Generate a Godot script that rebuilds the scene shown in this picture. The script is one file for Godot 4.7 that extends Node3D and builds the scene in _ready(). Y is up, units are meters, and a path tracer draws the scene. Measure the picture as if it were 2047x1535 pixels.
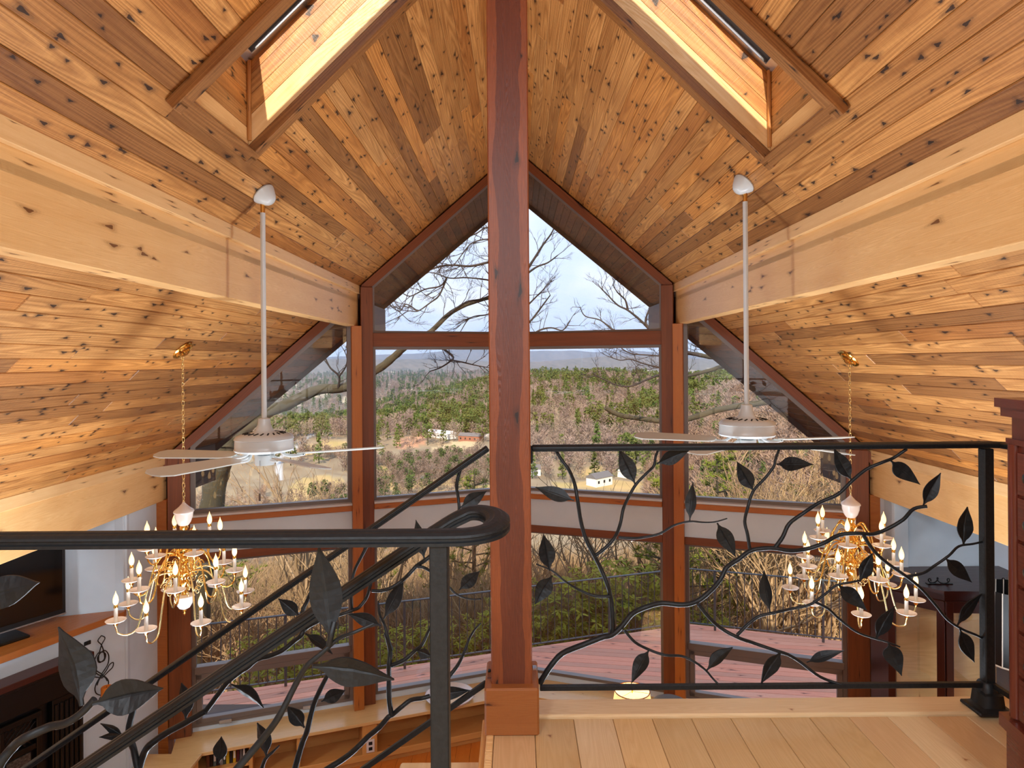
extends Node3D
# A timber prow room seen from its loft. Units are metres; y = 0 is the eye level of the photographer,
# the window wall lies towards -z. "d" is the distance in front of the camera.

const WALL_FALL := 0.345      # the two window walls fall back by this per metre from the prow's apex
const APEX := 7.0
const RIDGE := 2.277
const PITCH := 0.976
const LOFT := -1.22           # loft floor
const FLOOR := -3.80          # room floor
const BENCH := -3.365

var M := {}
var taken := {}
var rng := RandomNumberGenerator.new()

const RIGHT_BRANCHES = [
	[0.0103, 0.0060, [0.0694,-1.1071,0.1043,-1.0514,0.1476,-1.0087,0.2168,-0.9747,0.2858,-0.9537,0.3204,-0.941,0.355,-0.9111,0.3898,-0.8726,0.433,-0.8471,0.4933,-0.8372,0.5622,-0.8395,0.614,-0.8295,0.6573,-0.7971,0.692,-0.7543,0.7181,-0.7157,0.7528,-0.6858,0.8047,-0.6561,0.8736,-0.648,0.9339,-0.657,0.9942,-0.6532,1.046,-0.632,1.1065,-0.6066,1.1668,-0.5984,1.2184,-0.6031,1.2702,-0.5863,1.3221,-0.5522,1.3654,-0.5181,1.4043,-0.5072]],
	[0.0086, 0.0056, [0.3204,-0.9393,0.3208,-0.8808,0.3169,-0.8204,0.3044,-0.7687,0.2832,-0.7169,0.2578,-0.665,0.2323,-0.6132,0.2156,-0.5528,0.2049,-0.4838,0.195,-0.4234,0.1738,-0.3716,0.1482,-0.337,0.1287,-0.3007]],
	[0.0065, 0.0043, [0.2577,-0.6736,0.2967,-0.6438,0.3314,-0.6096,0.349,-0.5623,0.3623,-0.5108,0.3798,-0.4678,0.4059,-0.425,0.445,-0.3865,0.4667,-0.3608,0.4755,-0.3307,0.4843,-0.3033]],
	[0.0052, 0.0022, [0.3443,-0.6071,0.3917,-0.61,0.4347,-0.6086,0.4865,-0.5935,0.5384,-0.568,0.5901,-0.5538,0.6332,-0.5575,0.6762,-0.5578,0.7177,-0.5435]],
	[0.0056, 0.0022, [0.3127,-0.8101,0.2611,-0.8071,0.2095,-0.7895,0.1581,-0.7547,0.1153,-0.7225,0.0595,-0.6963]],
	[0.0060, 0.0043, [0.7961,-0.6517,0.7879,-0.6,0.7813,-0.5569,0.7886,-0.5053,0.8105,-0.4538,0.8496,-0.4067,0.88,-0.3681,0.8888,-0.3424,0.8977,-0.3063]],
	[0.0073, 0.0052, [0.8822,-0.648,0.9084,-0.6095,0.9345,-0.5666,0.9779,-0.5282,1.0384,-0.4942,1.0989,-0.4645,1.1509,-0.4175,1.2028,-0.3791,1.2547,-0.3537,1.2978,-0.3411,1.3368,-0.3095]],
	[0.0065, 0.0039, [1.184,-0.6012,1.218,-0.6548,1.2694,-0.7025,1.3293,-0.746,1.3893,-0.7938,1.4319,-0.8458,1.4746,-0.8978,1.526,-0.9326,1.569,-0.9501,1.6007,-0.9676]],
	[0.0052, 0.0034, [1.3379,-0.7487,1.3897,-0.7379,1.4329,-0.7166,1.4762,-0.6782,1.5195,-0.6484,1.5626,-0.6384,1.6049,-0.6301]],
	[0.0069, 0.0047, [0.6182,-0.8399,0.6566,-0.8875,0.6994,-0.9266,0.7509,-0.9528,0.8024,-0.9747,0.8711,-0.9967,0.9226,-1.0143,0.9655,-1.0405,1.0169,-1.0796,1.0598,-1.1057,1.1027,-1.1164]],
	[0.0060, 0.0034, [0.7509,-0.9468,0.7856,-0.91,0.8289,-0.8845,0.872,-0.8693,0.941,-0.8595,1.0014,-0.8427,1.0533,-0.8086,1.0966,-0.7788,1.1397,-0.7662,1.1768,-0.7639]],
	[0.0052, 0.0026, [1.0144,-0.8324,1.0616,-0.856,1.1043,-0.8951,1.1557,-0.9342,1.2158,-0.9605,1.2674,-0.9738,1.3103,-0.9913]],
	[0.0052, 0.0034, [0.3635,-0.9284,0.3977,-0.9674,0.4491,-0.9979,0.5007,-1.0112,0.5609,-1.0203,0.6038,-1.0378,0.6424,-1.0683,0.6637,-1.0942,0.6851,-1.1151]],
]
const RIGHT_LEAVES = [
	[0.1928, -0.4794, 0.0588, -0.4328, 0.0431],
	[0.1067, -0.7199, 0.0861, -0.5931, 0.0499],
	[0.1152, -0.7372, 0.0542, -0.834, 0.0499],
	[0.4034, -0.4249, 0.3483, -0.3023, 0.0499],
	[0.4779, -0.3549, 0.5919, -0.3075, 0.0448],
	[0.5902, -0.5529, 0.604, -0.4204, 0.0344],
	[0.6848, -0.5605, 0.7468, -0.6772, 0.0491],
	[0.8105, -0.452, 0.7535, -0.3483, 0.0465],
	[0.8912, -0.3596, 1.0204, -0.3623, 0.0448],
	[1.1492, -0.4175, 1.0888, -0.3077, 0.0465],
	[1.2849, -0.3504, 1.3859, -0.4338, 0.0465],
	[1.3939, -0.5071, 1.4594, -0.3939, 0.0396],
	[0.8651, -0.8692, 0.8412, -0.7209, 0.0379],
	[1.1742, -0.7647, 1.2222, -0.6703, 0.0491],
	[1.1009, -0.7771, 1.1976, -0.8656, 0.0465],
	[1.2287, -0.9632, 1.2916, -0.8491, 0.0534],
	[1.2717, -0.9781, 1.3182, -1.093, 0.0534],
	[1.5324, -0.6442, 1.5463, -0.5108, 0.0465],
	[1.4693, -0.6868, 1.5642, -0.7736, 0.0431],
	[1.5089, -0.9196, 1.5958, -0.8108, 0.0413],
	[1.5174, -0.9326, 1.5743, -1.0518, 0.0448],
	[0.4465, -0.9962, 0.3837, -1.1094, 0.0448],
	[0.6449, -1.0683, 0.7334, -0.9871, 0.0379],
	[0.9029, -1.0038, 0.8332, -1.117, 0.0517],
	[0.9896, -1.0424, 1.1233, -1.0055, 0.0293],
]
const STAIR_BRANCHES = [
	[0.0060, 0.0039, [-0.1983,-0.3692,-0.2117,-0.4208,-0.2077,-0.4639,-0.2037,-0.5071,-0.2151,-0.5458,-0.23,-0.5758,-0.2518,-0.6058]],
	[0.0076, 0.0058, [-0.3044,-0.6687,-0.3247,-0.6821,-0.3518,-0.7021,-0.3789,-0.7288,-0.4015,-0.7511,-0.4331,-0.7711,-0.4691,-0.7843,-0.5073,-0.7863]],
	[0.0058, 0.0022, [-0.3518,-0.7021,-0.3293,-0.7045,-0.307,-0.7204,-0.2802,-0.7453,-0.2423,-0.7747,-0.2222,-0.7928,-0.1954,-0.8087,-0.164,-0.8179,-0.1303,-0.8137]],
	[0.0058, 0.0058, [-0.507,-0.7391,-0.514,-0.7772,-0.5277,-0.813,-0.5503,-0.8398,-0.5729,-0.8522,-0.6044,-0.8619,-0.6449,-0.8751,-0.6854,-0.8882]],
	[0.0058, 0.0049, [-0.5173,-0.6223,-0.5446,-0.6737,-0.5674,-0.7185,-0.5768,-0.7723,-0.5774,-0.8509]],
	[0.0022, 0.0072, [-0.4851,-0.8201,-0.4809,-0.8628,-0.4655,-0.9033,-0.4523,-0.9438,-0.4414,-0.991]],
	[0.0076, 0.0093, [-0.46,-0.93,-0.4538,-0.9469,-0.4458,-0.9975,-0.4482,-1.0437,-0.4507,-1.0942,-0.449,-1.1574,-0.4431,-1.21]],
	[0.0080, 0.0046, [-0.4461,-1.0438,-0.3976,-1.0231,-0.3595,-0.9939,-0.334,-0.9688,-0.3169,-0.9353,-0.302,-0.9017]],
	[0.0084, 0.0025, [-0.255,-1.1041,-0.2401,-1.0789,-0.2125,-1.0455,-0.1911,-0.9993,-0.174,-0.9573,-0.1527,-0.9196,-0.1315,-0.8987]],
	[0.0105, 0.0072, [-0.7331,-1.4415,-0.6612,-1.3945,-0.6105,-1.3666,-0.5682,-1.3291,-0.5258,-1.2915,-0.4834,-1.2539,-0.4537,-1.2205,-0.4368,-1.2122,-0.4114,-1.1871,-0.3776,-1.1663,-0.3354,-1.154,-0.3101,-1.15]],
	[0.0083, 0.0092, [-0.6621,-0.8744,-0.7016,-0.8916,-0.7412,-0.9176,-0.7501,-0.9351,-0.7809,-0.9611,-0.8161,-0.9871,-0.8601,-1.0065,-0.9039,-1.0193,-0.9348,-1.0432,-0.9656,-1.0648,-1.0008,-1.0908,-1.0361,-1.1344,-1.0803,-1.1931]],
	[0.0103, 0.0129, [-1.0819,-1.1954,-1.1529,-1.2346,-1.2221,-1.2737,-1.2741,-1.3095,-1.3002,-1.3481,-1.3136,-1.3998,-1.3225,-1.4471]],
	[0.0074, 0.0066, [-0.7412,-0.9198,-0.7451,-0.8563,-0.7318,-0.8214,-0.714,-0.7865,-0.694,-0.7516,-0.6829,-0.7298]],
	[0.0103, 0.0112, [-1.3292,-1.1798,-1.3471,-1.2659,-1.3346,-1.3263,-1.3135,-1.3911]],
	[0.0112, 0.0078, [-0.7835,-1.4166,-0.7747,-1.3934,-0.7526,-1.3134,-0.7307,-1.2618,-0.7129,-1.1843,-0.691,-1.1328,-0.6603,-1.0727]],
	[0.0078, 0.0026, [-0.8912,-1.3985,-0.8762,-1.3599,-0.8519,-1.3385,-0.8276,-1.3128]],
]
const STAIR_LEAVES = [
	[-0.1993, -0.5002, -0.1084, -0.4457, 0.0414],
	[-0.2057, -0.7846, -0.1336, -0.7162, 0.0397],
	[-0.3246, -0.6776, -0.3537, -0.5418, 0.0427],
	[-0.4745, -0.9055, -0.5932, -0.8665, 0.0404],
	[-0.4667, -0.8822, -0.397, -0.7444, 0.0471],
	[-0.3531, -0.9918, -0.3028, -1.0132, 0.0337],
	[-0.3059, -1.15, -0.1703, -1.1363, 0.0400],
	[-0.7369, -0.9308, -0.6433, -1.0015, 0.0350],
	[-0.9943, -1.104, -0.8855, -1.1902, 0.0460],
	[-0.7562, -0.8715, -0.8302, -0.811, 0.0438],
	[-1.367, -1.2787, -1.4416, -1.2325, 0.0293],
	[-1.367, -1.2787, -1.442, -1.2756, 0.0241],
	[-1.1511, -1.2286, -1.1622, -1.0949, 0.0448],
	[-1.0375, -1.3733, -1.0239, -1.2769, 0.0414],
	[-0.8736, -1.3556, -0.9099, -1.2432, 0.0517],
	[-0.7418, -1.2548, -0.8034, -1.182, 0.0483],
	[-0.6826, -1.1647, -0.5978, -1.1231, 0.0397],
	[-0.1954, -0.5034, -0.1083, -0.4457, 0.0337],
]
const NEAR_BRANCHES = [
	[0.0072, 0.0025, [-0.4992,-0.7117,-0.4778,-0.6835,-0.4394,-0.6402,-0.4052,-0.5939,-0.3794,-0.5433,-0.358,-0.5096,-0.3325,-0.4886,-0.3069,-0.4676,-0.2772,-0.453,-0.2475,-0.4435]],
	[0.0089, 0.0059, [-0.9057,-0.7257,-0.8799,-0.6751,-0.8628,-0.6498,-0.833,-0.6268,-0.799,-0.6143,-0.7651,-0.604,-0.7396,-0.5872,-0.7216,-0.567]],
	[0.0055, 0.0047, [-0.3218,-0.476,-0.3174,-0.4591,-0.3139,-0.44]],
]
const NEAR_LEAVES = [
	[-0.3188, -0.4718, -0.3375, -0.3074, 0.0474],
	[-0.3496, -0.5118, -0.2109, -0.5327, 0.0499],
	[-0.7416, -0.5766, -0.7859, -0.4463, 0.0593],
	[-0.7217, -0.5725, -0.6047, -0.5493, 0.0491],
	[-0.9456, -0.4037, -0.8142, -0.3687, 0.0466],
]
const OAK_LIMBS = [
	[0.2202, 0.1569, [-5.608,-6.458,-10.600,-5.412,-5.455,-10.550,-5.267,-4.461,-10.500,-5.139,-3.636,-10.450,-5.030,-2.979,-10.400,-4.906,-2.409,-10.350,-4.783,-1.843,-10.300,-4.647,-1.480,-10.250,-4.489,-1.199,-10.200]],
	[0.1098, 0.0538, [-4.513,-1.238,-10.200,-4.267,-1.002,-10.178,-3.943,-0.776,-10.156,-3.583,-0.636,-10.133,-3.302,-0.497,-10.111,-3.061,-0.405,-10.089,-2.667,-0.375,-10.067,-2.312,-0.192,-10.044,-2.036,-0.024,-10.022,-1.799,0.175,-10.000]],
	[0.0462, 0.0222, [-1.838,0.136,-10.000,-1.558,0.340,-9.943,-1.305,0.473,-9.886,-1.046,0.711,-9.829,-0.813,0.840,-9.771,-0.546,0.923,-9.714,-0.245,1.005,-9.657,0.053,1.203,-9.600]],
	[0.1010, 0.0489, [-4.508,-1.303,-10.100,-4.527,-0.963,-10.200,-4.616,-0.576,-10.300,-4.833,-0.101,-10.400,-5.119,0.304,-10.500,-5.326,0.879,-10.600]],
	[0.0192, 0.0075, [-2.757,-0.372,-10.000,-2.720,-0.202,-9.925,-2.834,-0.070,-9.850,-2.887,0.081,-9.775,-2.939,0.193,-9.700]],
	[0.0152, 0.0056, [-2.713,-0.201,-9.900,-2.603,-0.072,-9.833,-2.554,0.056,-9.767,-2.580,0.190,-9.700]],
	[0.0227, 0.0073, [-1.300,0.472,-9.850,-1.172,0.257,-9.780,-0.963,0.089,-9.710,-0.994,0.015,-9.640,-1.134,-0.080,-9.570,-1.273,-0.130,-9.500]],
	[0.0148, 0.0053, [-0.975,0.029,-9.600,-0.794,-0.001,-9.467,-0.603,-0.046,-9.333,-0.397,-0.082,-9.200]],
	[0.0258, 0.0106, [0.053,1.203,-9.600,-0.019,1.454,-9.543,-0.237,1.512,-9.486,-0.410,1.446,-9.429,-0.668,1.382,-9.371,-0.914,1.390,-9.314,-1.122,1.354,-9.257,-1.307,1.276,-9.200]],
	[0.0148, 0.0053, [-0.132,1.072,-9.600,-0.350,1.182,-9.520,-0.710,1.225,-9.440,-0.956,1.209,-9.360,-1.126,1.258,-9.280,-1.236,1.276,-9.200]],
	[0.0148, 0.0053, [-0.019,1.462,-9.600,-0.237,1.747,-9.533,-0.417,1.787,-9.467,-0.631,1.726,-9.400,-0.735,1.606,-9.333,-0.838,1.453,-9.267,-0.903,1.358,-9.200]],
	[0.0148, 0.0053, [-0.019,1.462,-9.600,-0.162,1.857,-9.533,-0.415,1.955,-9.467,-0.558,1.870,-9.400,-0.734,1.764,-9.333,-0.908,1.596,-9.267,-1.009,1.444,-9.200]],
	[0.0148, 0.0053, [-0.244,0.999,-9.600,-0.316,0.815,-9.520,-0.416,0.693,-9.440,-0.600,0.660,-9.360,-0.702,0.598,-9.280,-0.804,0.423,-9.200]],
	[0.0187, 0.0072, [-1.032,0.701,-9.700,-0.762,0.877,-9.600,-0.534,0.917,-9.500,-0.383,0.965,-9.400]],
	[0.0143, 0.0053, [-1.000,1.202,-9.300,-1.089,1.084,-9.260,-1.297,1.038,-9.220,-1.504,0.936,-9.180,-1.638,0.982,-9.140,-1.737,0.874,-9.100]],
	[0.0143, 0.0042, [-1.000,1.202,-9.300,-1.104,0.955,-9.260,-1.228,0.846,-9.220,-1.400,0.723,-9.180,-1.535,0.721,-9.140,-1.704,0.593,-9.100]],
	[0.0106, 0.0035, [-1.403,0.725,-9.200,-1.562,0.824,-9.180,-1.644,0.724,-9.160,-1.745,0.772,-9.140,-1.811,0.841,-9.120,-1.856,0.889,-9.100]],
]
const RIGHT_LIMBS = [
	[0.0754, 0.0450, [7.598,-0.777,-14.000,7.120,-0.876,-13.909,6.010,-0.841,-13.818,5.548,-0.854,-13.727,4.882,-0.927,-13.636,4.223,-1.021,-13.545,3.780,-1.135,-13.455,3.466,-1.208,-13.364,3.013,-1.237,-13.273,2.587,-1.185,-13.182,2.067,-1.093,-13.091,1.753,-0.933,-13.000]],
	[0.0646, 0.0277, [7.601,-0.400,-14.000,6.391,-0.279,-13.714,5.432,-0.215,-13.429,4.710,-0.156,-13.143,4.114,-0.119,-12.857,3.732,-0.192,-12.571,3.363,-0.261,-12.286,3.118,-0.290,-12.000]],
	[0.0592, 0.0323, [7.603,-0.131,-14.000,5.950,-0.012,-13.667,4.780,0.047,-13.333,4.061,0.040,-13.000,3.567,0.101,-12.667,3.208,0.138,-12.333,2.733,0.045,-12.000]],
	[0.0246, 0.0092, [4.587,-0.152,-12.800,4.011,-0.020,-12.533,3.549,0.191,-12.267,3.242,0.281,-12.000]],
	[0.0328, 0.0091, [3.436,0.088,-12.200,2.767,0.288,-12.143,2.477,0.568,-12.086,2.282,0.751,-12.029,2.042,0.934,-11.971,1.850,1.022,-11.914,1.660,1.201,-11.857,1.517,1.332,-11.800]],
	[0.0233, 0.0091, [2.757,0.287,-12.100,2.560,0.472,-12.040,2.364,0.702,-11.980,2.447,1.018,-11.920,2.344,1.196,-11.860,2.197,1.282,-11.800]],
	[0.0231, 0.0068, [2.047,0.936,-12.000,1.991,1.115,-11.933,1.844,1.246,-11.867,1.744,1.376,-11.800]],
	[0.0233, 0.0068, [2.757,0.287,-12.100,2.281,0.382,-12.040,1.810,0.549,-11.980,1.528,0.750,-11.920,1.247,0.821,-11.860,1.151,0.972,-11.800]],
	[0.0279, 0.0091, [3.144,-0.293,-12.100,2.837,-0.178,-12.057,2.641,-0.250,-12.014,2.355,-0.358,-11.971,2.070,-0.465,-11.929,1.835,-0.443,-11.886,1.510,-0.303,-11.843,1.369,-0.210,-11.800]],
	[0.0186, 0.0068, [3.147,0.135,-12.100,2.835,0.081,-12.040,2.452,0.102,-11.980,2.073,0.141,-11.920,1.836,0.288,-11.860,1.737,0.378,-11.800]],
	[0.0186, 0.0068, [3.144,-0.293,-12.100,2.648,-0.130,-12.040,2.359,-0.063,-11.980,2.073,0.031,-11.920,1.880,0.014,-11.860,1.644,0.088,-11.800]],
]
const MIDDLE_LIMBS = [
	[0.0641, 0.0223, [-0.075,-5.282,-11.900,-0.025,-3.439,-11.857,-0.048,-1.608,-11.814,0.013,-0.697,-11.771,0.002,0.208,-11.729,0.059,0.746,-11.686,0.046,1.460,-11.643,0.113,1.989,-11.600]],
	[0.0270, 0.0087, [0.047,1.467,-11.700,0.299,1.809,-11.600,0.466,2.058,-11.500,0.595,2.214,-11.400,0.660,2.325,-11.300]],
	[0.0225, 0.0087, [0.047,1.467,-11.700,0.333,1.670,-11.567,0.549,1.737,-11.433,0.718,1.846,-11.300]],
	[0.0225, 0.0087, [0.040,0.567,-11.700,0.255,0.737,-11.567,0.456,0.991,-11.433,0.582,1.152,-11.300]],
	[0.0225, 0.0087, [0.002,0.207,-11.700,0.325,0.515,-11.600,0.588,0.597,-11.500,0.802,0.547,-11.400,0.927,0.715,-11.300]],
	[0.0180, 0.0065, [0.060,0.882,-11.700,0.284,1.092,-11.567,0.413,1.211,-11.433,0.496,1.283,-11.300]],
]

func _ready():
	rng.seed = 7
	# ---- camera
	var cam := Camera3D.new()
	cam.name = "camera"
	cam.projection = Camera3D.PROJECTION_FRUSTUM
	cam.near = 0.1
	cam.far = 30000.0
	cam.size = 1535.0 / 1300.0 * 0.1
	cam.frustum_offset = Vector2((1023.5 - 1034.0) / 1300.0 * 0.1, (723.0 - 767.5) / 1300.0 * 0.1)
	add_child(cam)
	cam.rotation_degrees = Vector3(0, 0, -0.42)
	cam.current = true
	# ---- sky, sun, exposure
	var env := Environment.new()
	env.background_mode = Environment.BG_SKY
	var sky := Sky.new()
	var pan := PanoramaSkyMaterial.new()
	pan.panorama = sky_image()
	sky.sky_material = pan
	env.sky = sky
	env.background_energy_multiplier = 1.2
	env.tonemap_mode = Environment.TONE_MAPPER_LINEAR
	env.tonemap_exposure = 1.2
	env.sdfgi_enabled = true
	env.ssao_enabled = true
	env.ssil_enabled = true
	env.volumetric_fog_enabled = true
	env.volumetric_fog_density = 0.0
	var we := WorldEnvironment.new()
	we.name = "environment"
	we.environment = env
	add_child(we)
	var sun := DirectionalLight3D.new()
	sun.name = "sun"
	sun.light_color = Color(1.0, 0.94, 0.84)
	sun.light_energy = 1.9
	sun.light_angular_distance = 0.8
	sun.shadow_enabled = true
	add_child(sun)
	sun.look_at_from_position(Vector3(-0.07, 0.56, 0.80), Vector3.ZERO)
	# ---- build
	materials()
	print("materials ", Time.get_ticks_msec())
	shell()
	ceiling()
	skylights()
	print("ceiling ", Time.get_ticks_msec())
	prow()
	beams()
	loft()
	wings()
	deck()
	print("structure ", Time.get_ticks_msec())
	bench()
	center_post()
	railings()
	chandeliers()
	fans()
	left_corner()
	right_corner()
	small_things()
	fill_lights()
	print("things ", Time.get_ticks_msec())
	land()
	forest()
	near_plants()
	houses()
	haze()
	print("land ", Time.get_ticks_msec())

# ------------------------------------------------------------------ naming

func numbered(called):
	if not taken.has(called):
		taken[called] = 0
		return called
	taken[called] += 1
	return "%s_%03d" % [called, taken[called]]

func tag(o, label, category, group = ""):
	o.set_meta("label", label)
	o.set_meta("category", category)
	if group:
		o.set_meta("group", group)
	return o

func thing(called, label, category, at = Vector3.ZERO, group = ""):
	var o := Node3D.new()
	o.name = numbered(called)
	add_child(o)
	o.position = at
	return tag(o, label, category, group)

func struct(called):
	var o := Node3D.new()
	o.name = numbered(called)
	add_child(o)
	o.set_meta("kind", "structure")
	return o

func put(parent, called, mesh, mat, at = Vector3.ZERO):
	var o := MeshInstance3D.new()
	o.name = called if parent != self else numbered(called)
	o.mesh = mesh
	o.material_override = mat
	parent.add_child(o, true)
	o.position = at
	return o

func P(x: float, y: float, d: float) -> Vector3:
	return Vector3(x, y, -d)

func hgt(x: float) -> float:
	return RIDGE - PITCH * absf(x)

# ------------------------------------------------------------------ mesh building

class MB:
	var v := PackedVector3Array()
	var n := PackedVector3Array()
	var u := PackedVector2Array()
	var c := PackedColorArray()
	var tint := Color.WHITE
	var colored := false
	# how wood lies on a piece: texture length in metres, start, strip
	var wl := 3.2
	var wu := 0.0
	var wv := 0.0
	var ws := 1.0

	func tri(a, b, d, na, nb, nd, ua = Vector2.ZERO, ub = Vector2.ZERO, ud = Vector2.ZERO):
		var out: Vector3 = na + nb + nd
		if (b - a).cross(d - a).dot(out) > 0.0:
			v.append(a); v.append(d); v.append(b)
			n.append(na); n.append(nd); n.append(nb)
			u.append(ua); u.append(ud); u.append(ub)
		else:
			v.append(a); v.append(b); v.append(d)
			n.append(na); n.append(nb); n.append(nd)
			u.append(ua); u.append(ub); u.append(ud)
		if colored:
			c.append(tint); c.append(tint); c.append(tint)

	func flat(a, b, d, out, ua = Vector2.ZERO, ub = Vector2.ZERO, ud = Vector2.ZERO):
		var m: Vector3 = (b - a).cross(d - a)
		if m.length_squared() < 1e-18:
			return
		m = m.normalized()
		if m.dot(out) < 0.0:
			m = -m
		tri(a, b, d, m, m, m, ua, ub, ud)

	func quad(a, b, d, e, out, ua = Vector2.ZERO, ub = Vector2.ZERO, ud = Vector2.ZERO, ue = Vector2.ZERO):
		flat(a, b, d, out, ua, ub, ud)
		flat(a, d, e, out, ua, ud, ue)

	func wood(strip, strips, start, length = 3.2):
		wv = float(strip) / strips
		ws = 1.0 / strips
		wu = start
		wl = length

	# box with chamfered edges; grain runs along local x
	func box(xf: Transform3D, size: Vector3, ch := 0.003):
		var h := size * 0.5
		ch = minf(ch, minf(h.x, minf(h.y, h.z)) * 0.6)
		var k := h - Vector3.ONE * ch
		for axis in 3:
			for s in [-1.0, 1.0]:
				var q := []
				var uvs := []
				for pair in [[-1, -1], [1, -1], [1, 1], [-1, 1]]:
					var p := Vector3.ZERO
					p[axis] = s * h[axis]
					p[(axis + 1) % 3] = pair[0] * k[(axis + 1) % 3]
					p[(axis + 2) % 3] = pair[1] * k[(axis + 2) % 3]
					q.append(xf * p)
					uvs.append(puv(p, h, axis))
				var o := Vector3.ZERO
				o[axis] = s
				quad(q[0], q[1], q[2], q[3], xf.basis * o, uvs[0], uvs[1], uvs[2], uvs[3])
		for axis in 3:   # edges along this axis
			var b := (axis + 1) % 3
			var d := (axis + 2) % 3
			for sb in [-1.0, 1.0]:
				for sd in [-1.0, 1.0]:
					var p1 := Vector3.ZERO
					p1[b] = sb * h[b]; p1[d] = sd * k[d]; p1[axis] = -k[axis]
					var p2 := p1
					p2[axis] = k[axis]
					var p3 := p2
					p3[b] = sb * k[b]; p3[d] = sd * h[d]
					var p4 := p3
					p4[axis] = -k[axis]
					var o := Vector3.ZERO
					o[b] = sb; o[d] = sd
					quad(xf * p1, xf * p2, xf * p3, xf * p4, xf.basis * o, puv(p1, h, b), puv(p2, h, b), puv(p3, h, b), puv(p4, h, b))
		for sx in [-1.0, 1.0]:
			for sy in [-1.0, 1.0]:
				for sz in [-1.0, 1.0]:
					flat(xf * Vector3(sx * h.x, sy * k.y, sz * k.z), xf * Vector3(sx * k.x, sy * h.y, sz * k.z), xf * Vector3(sx * k.x, sy * k.y, sz * h.z), xf.basis * Vector3(sx, sy, sz))

	func puv(p: Vector3, h: Vector3, axis: int) -> Vector2:
		if axis == 0:
			return Vector2(wu + p.y / wl * 0.15, wv + ws * (0.5 + 0.46 * p.z / h.z))
		var across := p.z / h.z if axis == 1 else p.y / h.y * minf(1.0, h.y / h.z)
		return Vector2(wu + p.x / wl, wv + ws * (0.5 + 0.46 * across))

	# polygon in local xy pushed from z0 to z1
	func prism(poly: PackedVector2Array, z0: float, z1: float, xf := Transform3D.IDENTITY, across := 0.4):
		var ids := Geometry2D.triangulate_polygon(poly)
		var mid := Vector2.ZERO
		for p in poly:
			mid += p / poly.size()
		for i in range(0, ids.size(), 3):
			for z in [z0, z1]:
				var q := []
				var w := []
				for j in 3:
					var p := poly[ids[i + j]]
					q.append(xf * Vector3(p.x, p.y, z))
					w.append(Vector2(wu + p.x / wl, wv + ws * fposmod(p.y / across, 1.0) if ws > 0.9 else wv + ws * (0.5 + 0.4 * clampf((p.y - mid.y) / across, -1, 1))))
				flat(q[0], q[1], q[2], xf.basis * Vector3(0, 0, signf(z - (z0 + z1) * 0.5)), w[0], w[1], w[2])
		var area := 0.0
		for i in poly.size():
			area += poly[i].cross(poly[(i + 1) % poly.size()])
		for i in poly.size():
			var a := poly[i]
			var b := poly[(i + 1) % poly.size()]
			var e := b - a
			var o := Vector3(e.y, -e.x, 0) * signf(area)
			var le := e.length()
			quad(xf * Vector3(a.x, a.y, z0), xf * Vector3(b.x, b.y, z0), xf * Vector3(b.x, b.y, z1), xf * Vector3(a.x, a.y, z1), xf.basis * o, Vector2(wu, wv + ws * 0.3), Vector2(wu + le / wl, wv + ws * 0.3), Vector2(wu + le / wl, wv + ws * 0.6), Vector2(wu, wv + ws * 0.6))

	func ring_frame(pts: PackedVector3Array) -> Array:
		var fr := []
		var up := Vector3.UP
		var t0 := (pts[1] - pts[0]).normalized()
		if absf(t0.dot(up)) > 0.9:
			up = Vector3.RIGHT
		var x := t0.cross(up).normalized()
		for i in pts.size():
			var t := (pts[mini(i + 1, pts.size() - 1)] - pts[maxi(i - 1, 0)]).normalized()
			x = (x - t * x.dot(t)).normalized()
			fr.append([x, t.cross(x).normalized(), t])
		return fr

	func tube(pts: PackedVector3Array, radii: PackedFloat32Array, sides := 8, caps := true, lump := 0.0):
		var fr := ring_frame(pts)
		var rings := []
		for i in pts.size():
			var row := []
			for j in sides + 1:
				var an := TAU * (j % sides) / sides
				var d: Vector3 = fr[i][0] * cos(an) + fr[i][1] * sin(an)
				var r := radii[i]
				if lump > 0.0:
					r *= 1.0 + lump * sin(i * 2.3 + j * 1.7) * cos(i * 0.7 - j * 2.9)
				row.append([pts[i] + d * r, d])
			rings.append(row)
		var len := 0.0
		for i in pts.size() - 1:
			var l2 := len + pts[i].distance_to(pts[i + 1])
			for j in sides:
				var a = rings[i][j]
				var b = rings[i][j + 1]
				var d = rings[i + 1][j + 1]
				var e = rings[i + 1][j]
				var va := wv + ws * float(j) / sides
				var vb := wv + ws * float(j + 1) / sides
				tri(a[0], b[0], d[0], a[1], b[1], d[1], Vector2(wu + len / wl, va), Vector2(wu + len / wl, vb), Vector2(wu + l2 / wl, vb))
				tri(a[0], d[0], e[0], a[1], d[1], e[1], Vector2(wu + len / wl, va), Vector2(wu + l2 / wl, vb), Vector2(wu + l2 / wl, va))
			len = l2
		if caps:
			for k in [0, pts.size() - 1]:
				var o: Vector3 = fr[k][2] * (-1.0 if k == 0 else 1.0)
				for j in sides:
					flat(pts[k], rings[k][j][0], rings[k][j + 1][0], o)

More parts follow.
